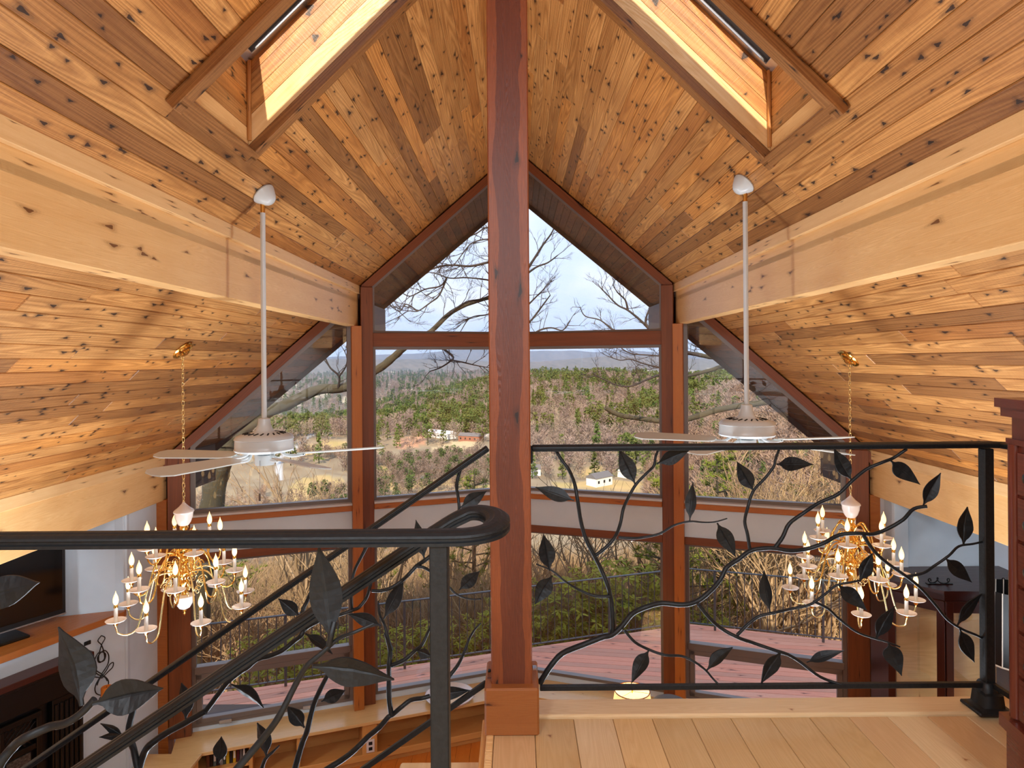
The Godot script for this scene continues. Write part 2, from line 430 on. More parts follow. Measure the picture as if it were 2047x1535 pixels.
	# profile of (radius, height) turned about local y
	func lathe(prof: PackedVector2Array, segs := 24, xf := Transform3D.IDENTITY):
		var norms := []
		for i in prof.size() - 1:
			var e := prof[i + 1] - prof[i]
			norms.append(Vector2(e.y, -e.x).normalized())
		for i in prof.size() - 1:
			var n0: Vector2 = norms[i]
			var n1: Vector2 = norms[i]
			if i > 0 and norms[i].dot(norms[i - 1]) > 0.75:
				n0 = (norms[i] + norms[i - 1]).normalized()
			if i < prof.size() - 2 and norms[i].dot(norms[i + 1]) > 0.75:
				n1 = (norms[i] + norms[i + 1]).normalized()
			for j in segs:
				var a0 := TAU * j / segs
				var a1 := TAU * (j + 1) / segs
				var p := []
				for k in [[i, a0, n0], [i, a1, n0], [i + 1, a1, n1], [i + 1, a0, n1]]:
					var q: Vector2 = prof[k[0]]
					var m: Vector2 = k[2]
					p.append([xf * Vector3(q.x * cos(k[1]), q.y, q.x * sin(k[1])), (xf.basis * Vector3(m.x * cos(k[1]), m.y, m.x * sin(k[1]))).normalized()])
				if prof[i].x > 1e-5:
					tri(p[0][0], p[1][0], p[2][0], p[0][1], p[1][1], p[2][1])
				if prof[i + 1].x > 1e-5:
					tri(p[0][0], p[2][0], p[3][0], p[0][1], p[2][1], p[3][1])

	# a forged leaf from a to b, lying in the plane with normal nz
	func leaf(a: Vector3, b: Vector3, width: float, nz: Vector3, thick := 0.003, fold := 0.22, twist := 0.0):
		var dir := b - a
		var ln := dir.length()
		dir /= ln
		var side := nz.cross(dir).normalized()
		var rows := 14
		var cols := [-1.0, -0.55, -0.12, 0.0, 0.12, 0.55, 1.0]
		var grid := []
		for i in rows + 1:
			var t := float(i) / rows
			var w := 0.0
			if t < 0.12:
				w = lerpf(0.11, 0.13, t / 0.12)
			else:
				var q := (t - 0.12) / 0.88
				w = 0.13 * (1.0 - q) + pow(sin(PI * pow(q, 0.72)), 1.15)
				w = maxf(w, 0.02)
			w *= width * 0.5
			var row := []
			for s in cols:
				var roll: float = twist * t
				var sx: float = s * w
				var z: float = absf(s) * w * fold - sin(PI * t) * ln * 0.06 + sin(t * 23.0 + s * 2.0) * w * 0.025
				if absf(s) < 0.05:
					z -= w * 0.05
				var off := side * (sx * cos(roll)) + nz * (z + sx * sin(roll))
				row.append(a + dir * (t * ln) + off)
			grid.append(row)
		for sgn in [-1.0, 1.0]:
			var sh: Vector3 = nz * (thick * 0.5 * sgn)
			for i in rows:
				for j in cols.size() - 1:
					quad(grid[i][j] + sh, grid[i][j + 1] + sh, grid[i + 1][j + 1] + sh, grid[i + 1][j] + sh, nz * sgn)
		var sh2 := nz * (thick * 0.5)
		for i in rows:
			for j in [0, cols.size() - 1]:
				var o: Vector3 = side * (-1.0 if j == 0 else 1.0)
				quad(grid[i][j] - sh2, grid[i][j] + sh2, grid[i + 1][j] + sh2, grid[i + 1][j] - sh2, o)

	func mesh() -> ArrayMesh:
		var arr := []
		arr.resize(Mesh.ARRAY_MAX)
		arr[Mesh.ARRAY_VERTEX] = v
		arr[Mesh.ARRAY_NORMAL] = n
		arr[Mesh.ARRAY_TEX_UV] = u
		if colored:
			arr[Mesh.ARRAY_COLOR] = c
		var m := ArrayMesh.new()
		m.add_surface_from_arrays(Mesh.PRIMITIVE_TRIANGLES, arr)
		return m

func box_mesh(size, ch = 0.003, xf = Transform3D.IDENTITY) -> ArrayMesh:
	var b := MB.new()
	b.box(xf, size, ch)
	return b.mesh()

func tube_mesh(pts, r, sides = 8) -> ArrayMesh:
	var b := MB.new()
	var rr := PackedFloat32Array()
	for i in pts.size():
		rr.append(r)
	b.tube(PackedVector3Array(pts), rr, sides)
	return b.mesh()

func lathe_mesh(prof, segs = 24) -> ArrayMesh:
	var b := MB.new()
	b.lathe(PackedVector2Array(prof), segs)
	return b.mesh()

# box between two points, its width along "wide"
func bar(b, p, q, wide, w, t, ch = 0.003):
	var x: Vector3 = (q - p).normalized()
	var y: Vector3 = x.cross(wide).normalized()
	var z := x.cross(y).normalized()
	b.box(Transform3D(Basis(x, y, z), (p + q) * 0.5), Vector3(p.distance_to(q), t, w), ch)

func bar_mesh(p, q, wide, w, t, ch = 0.003, strip = 0, strips = 1) -> ArrayMesh:
	var b := MB.new()
	b.wood(strip, strips, rng.randf() * 3.0)
	bar(b, p, q, wide, w, t, ch)
	return b.mesh()

# a smooth curve through the points
func smooth(pts, per = 5):
	var out := PackedVector3Array()
	for i in pts.size() - 1:
		var p0: Vector3 = pts[maxi(i - 1, 0)]
		var p1: Vector3 = pts[i]
		var p2: Vector3 = pts[i + 1]
		var p3: Vector3 = pts[mini(i + 2, pts.size() - 1)]
		for k in per:
			var t = float(k) / per
			out.append(0.5 * (2.0 * p1 + (p2 - p0) * t + (2.0 * p0 - 5.0 * p1 + 4.0 * p2 - p3) * t * t + (3.0 * p1 - p0 - 3.0 * p2 + p3) * t * t * t))
	out.append(pts[-1])
	return out

func ramp(n, a, b):
	var r := PackedFloat32Array()
	for i in n:
		r.append(lerpf(a, b, float(i) / maxf(1, n - 1)))
	return r

# ------------------------------------------------------------------ materials

func sky_image():
	var w := 1024
	var h := 512
	var nz := FastNoiseLite.new()
	nz.seed = 11
	nz.noise_type = FastNoiseLite.TYPE_SIMPLEX_SMOOTH
	nz.frequency = 1.0
	nz.fractal_octaves = 5
	var im := Image.create(w, h, false, Image.FORMAT_RGBF)
	for y in h:
		var up := sin((0.5 - (y + 0.5) / h) * PI)
		for x in w:
			var an := TAU * x / w
			var cu := cos((0.5 - (y + 0.5) / h) * PI)
			var k := clampf(up, 0.0, 1.0)
			var c := Color(0.80, 0.88, 1.0).lerp(Color(0.42, 0.60, 0.95), pow(k, 0.55))
			if up > -0.05:
				var f := 1.0 / (k + 0.22)
				var cl := nz.get_noise_3d(cos(an) * cu * f * 0.9, sin(an) * cu * f * 2.2, 3.0)
				var amount := clampf((cl + 0.12) * 1.5, 0.0, 1.0) * 0.75
				c = c.lerp(Color(0.98, 0.98, 1.0), amount)
			if up < 0.0:
				c = Color(0.80, 0.88, 1.0).lerp(Color(0.25, 0.22, 0.18), clampf(-up * 6.0, 0, 1))
			im.set_pixel(x, y, c)
	return ImageTexture.create_from_image(im)

# wood: "strips" boards above one another, grain along u. Returns [colour, normal]
func wood_tex(sd, w, h, strips, light, dark, knot, knots, ring, sawn, bump):
	var r := RandomNumberGenerator.new()
	r.seed = sd
	var maps := []
	var k = w / 8
	var ww = w + k
	for q in [[sd, 0.35, maxi(8, w / 48), h], [sd + 5, 0.012 * 512.0 / h, w / 6, h], [sd + 9, 0.4, w, maxi(8, h / 24)], [sd + 13, 0.02, w / 4, h / 4]]:
		var nz := FastNoiseLite.new()
		nz.seed = q[0]
		nz.noise_type = FastNoiseLite.TYPE_SIMPLEX_SMOOTH
		nz.frequency = q[1]
		nz.fractal_octaves = 2
		var im := nz.get_image(q[2], q[3])
		im.resize(ww, h, Image.INTERPOLATE_CUBIC)
		im.convert(Image.FORMAT_L8)
		maps.append(im.get_data())
	var lr := PackedByteArray()
	var lg := PackedByteArray()
	var lb := PackedByteArray()
	for i in 256:
		var c: Color = dark.lerp(light, i / 255.0)
		lr.append(int(c.r * 255)); lg.append(int(c.g * 255)); lb.append(int(c.b * 255))
	var rl := PackedInt32Array()
	for i in 256:
		var s := sin(i * ring)
		rl.append(int(127 + 110.0 * s * absf(s)))
	var tone := PackedInt32Array()
	tone.resize(w * h)
	var a: PackedByteArray = maps[0]
	var b: PackedByteArray = maps[1]
	var cc: PackedByteArray = maps[2]
	var dd: PackedByteArray = maps[3]
	var ks := int(sawn * 100)
	for y in h:
		for x in w:
			var i = y * ww + x
			var t: int = (a[i] * 34 + rl[b[i]] * 36 + cc[i] * ks + dd[i] * (30 - ks)) / 100
			if x < k:   # the end runs into the beginning
				var j = i + w
				var t2: int = (a[j] * 34 + rl[b[j]] * 36 + cc[j] * ks + dd[j] * (30 - ks)) / 100
				t = (t * x + t2 * (k - x)) / k
			tone[y * w + x] = t
	var dark_at := PackedFloat32Array()
	dark_at.resize(w * h)
	var sh: int = h / strips
	for s in strips:
		for kn in knots:
			var kx := r.randi_range(0, w - 1)
			var ky = s * sh + r.randi_range(int(sh * 0.12), int(sh * 0.88))
			var kr := r.randf_range(0.025, 0.075) * minf(sh, 160.0)
			var lean := r.randf_range(-0.5, 0.5)
			var ext := r.randf_range(0.35, 0.8)
			var reach := int(kr * 4.5)
			for y in range(maxi(s * sh, ky - reach), mini(s * sh + sh, ky + reach)):
				for x in range(kx - reach, kx + reach):
					var dx := (x - kx) * 1.0 / ext * 1.0
					var dy := float(y - ky) + lean * (x - kx)
					var q := sqrt(dx * dx * 0.9 + dy * dy) / kr * (1.0 + 0.25 * sin(atan2(dy, dx) * 3.0 + kx))
					var i = y * w + posmod(x, w)
					if q < 1.0:
						dark_at[i] = maxf(dark_at[i], 0.85)
					elif q < 3.2:
						dark_at[i] = maxf(dark_at[i], 0.42 * pow(1.0 - (q - 1.0) / 2.2, 1.5) * (0.8 + 0.2 * sin(q * 9.0)))
	var px := PackedByteArray()
	px.resize(w * h * 3)
	var hp := PackedByteArray()
	hp.resize(w * h)
	var kr8 := int(knot.r * 255)
	var kg8 := int(knot.g * 255)
	var kb8 := int(knot.b * 255)
	for i in w * h:
		var t := clampi(tone[i], 0, 255)
		var q := dark_at[i]
		if q > 0.0:
			px[i * 3] = int(lerpf(lr[t], kr8, q)); px[i * 3 + 1] = int(lerpf(lg[t], kg8, q)); px[i * 3 + 2] = int(lerpf(lb[t], kb8, q))
		else:
			px[i * 3] = lr[t]; px[i * 3 + 1] = lg[t]; px[i * 3 + 2] = lb[t]
		hp[i] = t
	var col := ImageTexture.create_from_image(Image.create_from_data(w, h, false, Image.FORMAT_RGB8, px))
	var hi := Image.create_from_data(w, h, false, Image.FORMAT_L8, hp)
	hi.convert(Image.FORMAT_RGBA8)
	hi.bump_map_to_normal_map(bump)
	return [col, ImageTexture.create_from_image(hi)]

# the dark heart of a sawn post, wandering down its middle
func heartwood(tex):
	var im: Image = tex[0].get_image()
	var w := im.get_width()
	var h := im.get_height()
	var nz := FastNoiseLite.new()
	nz.seed = 17
	nz.frequency = 0.012
	for x in w:
		var e := 0.27 + 0.10 * nz.get_noise_2d(x * 0.5, 0.0)
		var m := 0.5 + 0.10 * nz.get_noise_2d(x * 0.4, 90.0)
		for y in h:
			var q := absf(float(y) / h - m)
			if q < e:
				var c := im.get_pixel(x, y)
				im.set_pixel(x, y, Color(c.r * 0.76, c.g * 0.70, c.b * 0.80))
	return [ImageTexture.create_from_image(im), tex[1]]

func wood_mat(called, tex, tint, rough, spec = 0.5):
	var m := StandardMaterial3D.new()
	m.resource_name = called
	m.albedo_texture = tex[0]
	m.albedo_color = tint
	m.normal_enabled = true
	m.normal_texture = tex[1]
	m.normal_scale = 0.5
	m.roughness = rough
	m.metallic_specular = spec
	return m

func plain(called, col, rough = 0.6, metal = 0.0, spec = 0.5):
	var m := StandardMaterial3D.new()
	m.resource_name = called
	m.albedo_color = col
	m.roughness = rough
	m.metallic = metal
	m.metallic_specular = spec
	M[called] = m
	return m

func noisy(called, c0, c1, scale, rough, bump = 0.0, freq = 0.02, oct = 4):
	var nz := FastNoiseLite.new()
	nz.seed = called.hash() % 1000
	nz.noise_type = FastNoiseLite.TYPE_SIMPLEX_SMOOTH
	nz.frequency = freq
	nz.fractal_octaves = oct
	var im := nz.get_seamless_image(256, 256)
	var px := PackedByteArray()
	var d := im.get_data()
	px.resize(256 * 256 * 3)
	for i in 256 * 256:
		var c: Color = c0.lerp(c1, d[i] / 255.0)
		px[i * 3] = int(c.r * 255); px[i * 3 + 1] = int(c.g * 255); px[i * 3 + 2] = int(c.b * 255)
	var m = plain(called, Color.WHITE, rough)
	m.albedo_texture = ImageTexture.create_from_image(Image.create_from_data(256, 256, false, Image.FORMAT_RGB8, px))
	m.uv1_triplanar = true
	m.uv1_world_triplanar = true
	m.uv1_scale = Vector3.ONE * scale
	if bump > 0.0:
		im.convert(Image.FORMAT_RGBA8)
		im.bump_map_to_normal_map(bump)
		m.normal_enabled = true
		m.normal_texture = ImageTexture.create_from_image(im)
		m.normal_scale = 0.6
	return m

func materials():
	# cedar ceiling boards
	var cedar = wood_tex(21, 1024, 1024, 8, Color(0.97, 0.73, 0.44), Color(0.52, 0.31, 0.13), Color(0.16, 0.09, 0.05), 15, 0.19, 0.12, 3.0)
	M.cedar = []
	for t in [Color(1, 1, 1), Color(0.90, 0.88, 0.86), Color(1.0, 0.95, 0.86), Color(0.74, 0.70, 0.68), Color(0.97, 0.98, 1.0), Color(0.86, 0.79, 0.72)]:
		M.cedar.append(wood_mat("cedar", cedar, t, 0.42))
	M.soffit = []
	for t in [Color(0.52, 0.44, 0.42), Color(0.60, 0.50, 0.47), Color(0.46, 0.39, 0.38)]:
		M.soffit.append(wood_mat("stained soffit", cedar, t, 0.6))
	# pale laminated fir of the beams
	var fir = wood_tex(40, 1024, 512, 1, Color(0.98, 0.84, 0.62), Color(0.87, 0.67, 0.43), Color(0.42, 0.26, 0.14), 9, 0.30, 0.06, 2.0)
	M.fir = wood_mat("fir", fir, Color(1, 0.98, 0.94), 0.40)
	M.fir_light = wood_mat("pale fir", fir, Color(1.0, 1.0, 1.0), 0.42)
	# red stained posts and trim
	var red = wood_tex(61, 512, 512, 1, Color(0.60, 0.35, 0.20), Color(0.38, 0.21, 0.12), Color(0.16, 0.09, 0.09), 3, 0.22, 0.05, 2.0)
	M.redwood = wood_mat("redwood", red, Color(1, 0.96, 0.92), 0.42)
	var heart = wood_tex(71, 1024, 256, 1, Color(0.62, 0.36, 0.21), Color(0.40, 0.21, 0.12), Color(0.13, 0.08, 0.08), 7, 0.26, 0.05, 2.0)
	M.heartwood = wood_mat("heartwood post", heartwood(heart), Color(1.0, 0.92, 0.78), 0.45)
	M.redtrim = wood_mat("red trim", red, Color(1.0, 0.93, 0.86), 0.45)
	M.orange = wood_mat("orange post", fir, Color(0.76, 0.55, 0.36), 0.35)
	M.sapwood = wood_mat("sapwood", fir, Color(0.64, 0.47, 0.33), 0.45)
	# maple floors and bench
	var maple = wood_tex(83, 1024, 512, 4, Color(0.92, 0.81, 0.64), Color(0.83, 0.69, 0.50), Color(0.55, 0.34, 0.18), 1, 0.20, 0.04, 0.8)
	M.maple = []
	for t in [Color(1, 1, 1), Color(0.95, 0.90, 0.86), Color(1.0, 0.96, 0.88), Color(0.92, 0.88, 0.80)]:
		M.maple.append(wood_mat("maple", maple, t, 0.33))
	M.bench = wood_mat("bench maple", maple, Color(1.0, 0.95, 0.84), 0.22)
	M.benchside = wood_mat("bench side", maple, Color(0.96, 0.82, 0.62), 0.35)
	M.roomfloor = wood_mat("room floor", fir, Color(0.95, 0.70, 0.42), 0.3)
	# deck boards
	var deckw = wood_tex(97, 512, 512, 4, Color(1.0, 0.73, 0.60), Color(0.88, 0.57, 0.46), Color(0.36, 0.19, 0.16), 2, 0.25, 0.10, 2.0)
	M.deck = []
	for t in [Color(1, 1, 1), Color(0.90, 0.90, 0.90), Color(1.0, 0.94, 0.92)]:
		M.deck.append(wood_mat("deck stain", deckw, t, 0.55))
	var cherry = wood_tex(120, 512, 256, 1, Color(0.40, 0.20, 0.15), Color(0.27, 0.13, 0.095), Color(0.12, 0.05, 0.04), 0, 0.2, 0.03, 0.6)
	M.cherry = wood_mat("cherry", cherry, Color(0.75, 0.62, 0.58), 0.28)
	M.mahogany = wood_mat("mahogany", cherry, Color(1.2, 1.1, 1.05), 0.25)
	M.glass = plain("glass", Color(0.92, 0.96, 0.97, 0.0), 0.0, 0.0, 0.5)
	M.glass.transparency = BaseMaterial3D.TRANSPARENCY_ALPHA
	M.frosted = plain("frosted skylight", Color(0.93, 0.96, 1.0), 0.4)
	M.frosted.backlight_enabled = true
	M.frosted.backlight = Color(1, 1, 1)
	M.wall = noisy("wall", Color(0.80, 0.85, 0.89), Color(0.84, 0.89, 0.93), 0.6, 0.75)
	M.alu = plain("aluminium", Color(0.50, 0.46, 0.44), 0.42, 0.35)
	M.sill = plain("sill", Color(0.86, 0.87, 0.88), 0.25)
	M.iron = noisy("iron", Color(0.085, 0.098, 0.108), Color(0.13, 0.145, 0.155), 9.0, 0.5, 1.5, 0.03, 3)
	M.iron.metallic = 0.35
	M.brass = plain("brass", Color(0.93, 0.74, 0.40), 0.14, 1.0)
	M.brass2 = plain("pale brass", Color(0.95, 0.86, 0.62), 0.2, 1.0)
	M.porcelain = plain("porcelain", Color(0.92, 0.89, 0.88), 0.2)
	M.sleeve = plain("candle sleeve", Color(0.90, 0.88, 0.84), 0.45)
	M.fanwhite = plain("fan enamel", Color(0.80, 0.82, 0.82), 0.3)
	M.blade = plain("fan blade", Color(0.79, 0.80, 0.77), 0.4)
	M.slot = plain("dark slot", Color(0.05, 0.05, 0.05), 0.7)
	M.black = plain("black", Color(0.035, 0.035, 0.04), 0.3)
	M.castiron = plain("cast iron", Color(0.05, 0.05, 0.055), 0.3, 0.3)
	M.screen = plain("screen", Color(0.02, 0.022, 0.026), 0.06)
	M.silver = plain("silver", Color(0.70, 0.70, 0.72), 0.25, 0.8)
	M.roof = plain("roofing", Color(0.22, 0.20, 0.19), 0.9)
	M.dark = plain("dark stain", Color(0.23, 0.13, 0.09), 0.55)
	M.greyrail = plain("grey rail", Color(0.33, 0.35, 0.36), 0.5, 0.4)
	M.bulb = plain("bulb", Color(1, 0.9, 0.75), 0.2)
	M.bulb.emission_enabled = true
	M.bulb.emission = Color(1.0, 0.80, 0.52)
	M.bulb.emission_energy_multiplier = 1.6
	M.fill_diffuser = plain("fill_diffuser", Color(0.95, 0.95, 0.93), 0.5)  # glowing face used only by the added fill lights
	M.fill_diffuser.emission_enabled = true
	M.fill_diffuser.emission = Color(1.0, 0.97, 0.92)
	M.fill_diffuser.emission_energy_multiplier = 0.5
	M.shade = plain("lamp shade", Color(0.96, 0.90, 0.78), 0.8)
	M.shade.backlight_enabled = true
	M.shade.backlight = Color(0.8, 0.72, 0.58)
	M.candle = plain("orange candle", Color(0.85, 0.47, 0.12), 0.5)
	M.grey = noisy("grey weave", Color(0.34, 0.36, 0.38), Color(0.52, 0.54, 0.56), 6.0, 0.9, 2.0, 0.08, 3)
	M.marble = noisy("firebox glass", Color(0.10, 0.10, 0.10), Color(0.46, 0.45, 0.44), 4.0, 0.15, 0.0, 0.05, 4)
	M.remote = plain("remote", Color(0.33, 0.24, 0.18), 0.4)

# ------------------------------------------------------------------ the room

func slab(parent, called, x0, x1, y0, y1, d0, d1, mat, ch = 0.003):
	return put(parent, called, box_mesh(Vector3(absf(x1 - x0), absf(y1 - y0), absf(d1 - d0)), ch), mat, P((x0 + x1) * 0.5, (y0 + y1) * 0.5, (d0 + d1) * 0.5))

func shell():
	# room floor: long boards from the back of the room to the window wall
	var fl = struct("floor")
	slab(fl, "subfloor", -5.1, 5.1, FLOOR - 0.2, FLOOR - 0.02, -3.2, 7.3, M.dark)
	for i in 72:
		var x := -4.97 + i * 0.138
		var end := APEX - WALL_FALL * minf(absf(x) + 0.07, 3.2) if absf(x) < 3.25 else 5.6
		var b := MB.new()
		b.wood(0, 1, rng.randf() * 3.0, 3.2)
		b.box(Transform3D(Basis(Vector3(0, 0, -1), Vector3.UP, Vector3(1, 0, 0)), P(x, FLOOR - 0.01, (end - 3.0) * 0.5)), Vector3(end + 3.0, 0.02, 0.1365), 0.002)
		put(fl, "plank", b.mesh(), M.roomfloor)
	# walls below the eaves
	for s in [-1, 1]:
		var w = struct("wall_left" if s < 0 else "wall_right")
		var z1 := 5.35 if s < 0 else 5.62
		slab(w, "panel", s * 3.25, s * 3.37, FLOOR, -0.90, z1, 5.93, M.wall)
	for s in [-1, 1]:
		var wo = struct("wall_wing_left" if s < 0 else "wall_wing_right")
		slab(wo, "outer_panel", s * 5.0, s * 5.12, FLOOR, -1.1, -3.2, 6.0, M.wall)
	var back = struct("wall_back")
	slab(back, "lower_panel", -5.1, 5.1, FLOOR, LOFT - 0.3, -3.3, -3.16, M.wall)
	var gb := MB.new()
	gb.prism(PackedVector2Array([Vector2(-3.7, -1.55), Vector2(3.7, -1.55), Vector2(3.7, hgt(3.7)), Vector2(0, RIDGE), Vector2(-3.7, hgt(3.7))]), 3.16, 3.3)
	put(back, "gable_panel", gb.mesh(), M.wall)

func roof_xf(s, x, d, lift):
	var down := Vector3(s * 0.7157, -0.6985, 0)
	var out := Vector3(s * 0.6985, 0.7157, 0)
	return Transform3D(Basis(Vector3(0, 0, -1), out * s, down), P(s * x, hgt(x), d) + out * lift)

const SKY_X0 := 0.38
const SKY_X1 := 1.27

func sky_z(s):
	return [2.50, 3.09] if s < 0 else [2.61, 3.24]

func ceiling():
	var row := 0.0945
	for s in [-1, 1]:
		var c = struct("ceiling" if s < 0 else "ceiling_right")
		var so = struct("trim_soffit_left" if s < 0 else "trim_soffit_right")
		var sz = sky_z(s)
		for i in 48:
			var sl := 0.004 + (i + 0.5) * row
			var x := sl * 0.7157
			if x > 3.34:
				continue
			var runs := []
			if x > SKY_X0 - 0.03 and x < SKY_X1 + 0.03:
				runs = [[-3.15, sz[0]], [sz[1], APEX - WALL_FALL * x + 0.03]]
			else:
				runs = [[-3.15, APEX - WALL_FALL * x + 0.03]]
			for r in runs:
				var at: float = r[0]
				while at < r[1] - 0.01:
					var ln := rng.randf_range(1.3, 4.3)
					if at + ln > r[1] - 0.7:
						ln = r[1] - at
					var b := MB.new()
					b.wood(rng.randi() % 8, 8, rng.randf(), 3.0)
					b.box(roof_xf(s, x, at + ln * 0.5, 0.009 + rng.randf_range(-0.0012, 0.0012)), Vector3(ln - 0.0015, 0.018, row - 0.0012), 0.0038)
					put(c, "board", b.mesh(), M.cedar[rng.randi() % 6 if rng.randf() < 0.8 else 0])
					at += ln
			# boards of the overhang outside
			var d0 := APEX - WALL_FALL * x + 0.035
			var d1 := 8.78 - 0.576 * x
			var b2 := MB.new()
			b2.wood(rng.randi() % 8, 8, rng.randf(), 3.0)
			b2.box(roof_xf(s, x, (d0 + d1) * 0.5, 0.009), Vector3(d1 - d0 + 0.02, 0.018, row - 0.0015), 0.004)
			put(so, "board", b2.mesh(), M.soffit[rng.randi() % 3])
		# roof deck above
		var rf = struct("roof")
		var e := 8.82
		for q in [[0.0, SKY_X0 - 0.03, -3.35, 0], [SKY_X1 + 0.03, 3.75, -3.35, 0], [SKY_X0 - 0.03, SKY_X1 + 0.03, -3.35, sz[0] - 0.03], [SKY_X0 - 0.03, SKY_X1 + 0.03, sz[1] + 0.03, 0]]:
			var far0: float = q[3] if q[3] > 0 else e - 0.576 * q[0]
			var far1: float = q[3] if q[3] > 0 else e - 0.576 * q[1]
			var b := MB.new()
			var pp := []
			for lift in [0.021, 0.16]:
				var up := Vector3(0, lift / 0.7157, 0)
				for v in [[q[0], q[2]], [q[1], q[2]], [q[1], far1], [q[0], far0]]:
					pp.append(P(s * v[0], hgt(v[0]), v[1]) + up)
			for f in [[0, 1, 2, 3, Vector3.DOWN], [4, 5, 6, 7, Vector3.UP], [0, 1, 5, 4, Vector3.BACK], [2, 3, 7, 6, Vector3.FORWARD], [0, 3, 7, 4, Vector3(-s, 0.5, 0)], [1, 2, 6, 5, Vector3(s, -0.5, 0)]]:
				b.quad(pp[f[0]], pp[f[1]], pp[f[2]], pp[f[3]], f[4])
			put(rf, "deck", b.mesh(), M.roof)
		# bargeboard along the edge of the overhang
		var bb := MB.new()
		bb.wood(0, 1, 0.3)
		bar(bb, P(0, RIDGE + 0.10, 8.80), P(s * 3.75, hgt(3.75) + 0.10, 8.80 - 0.576 * 3.75), Vector3(0, 1, 0), 0.25, 0.03)
		put(so, "bargeboard", bb.mesh(), M.dark)

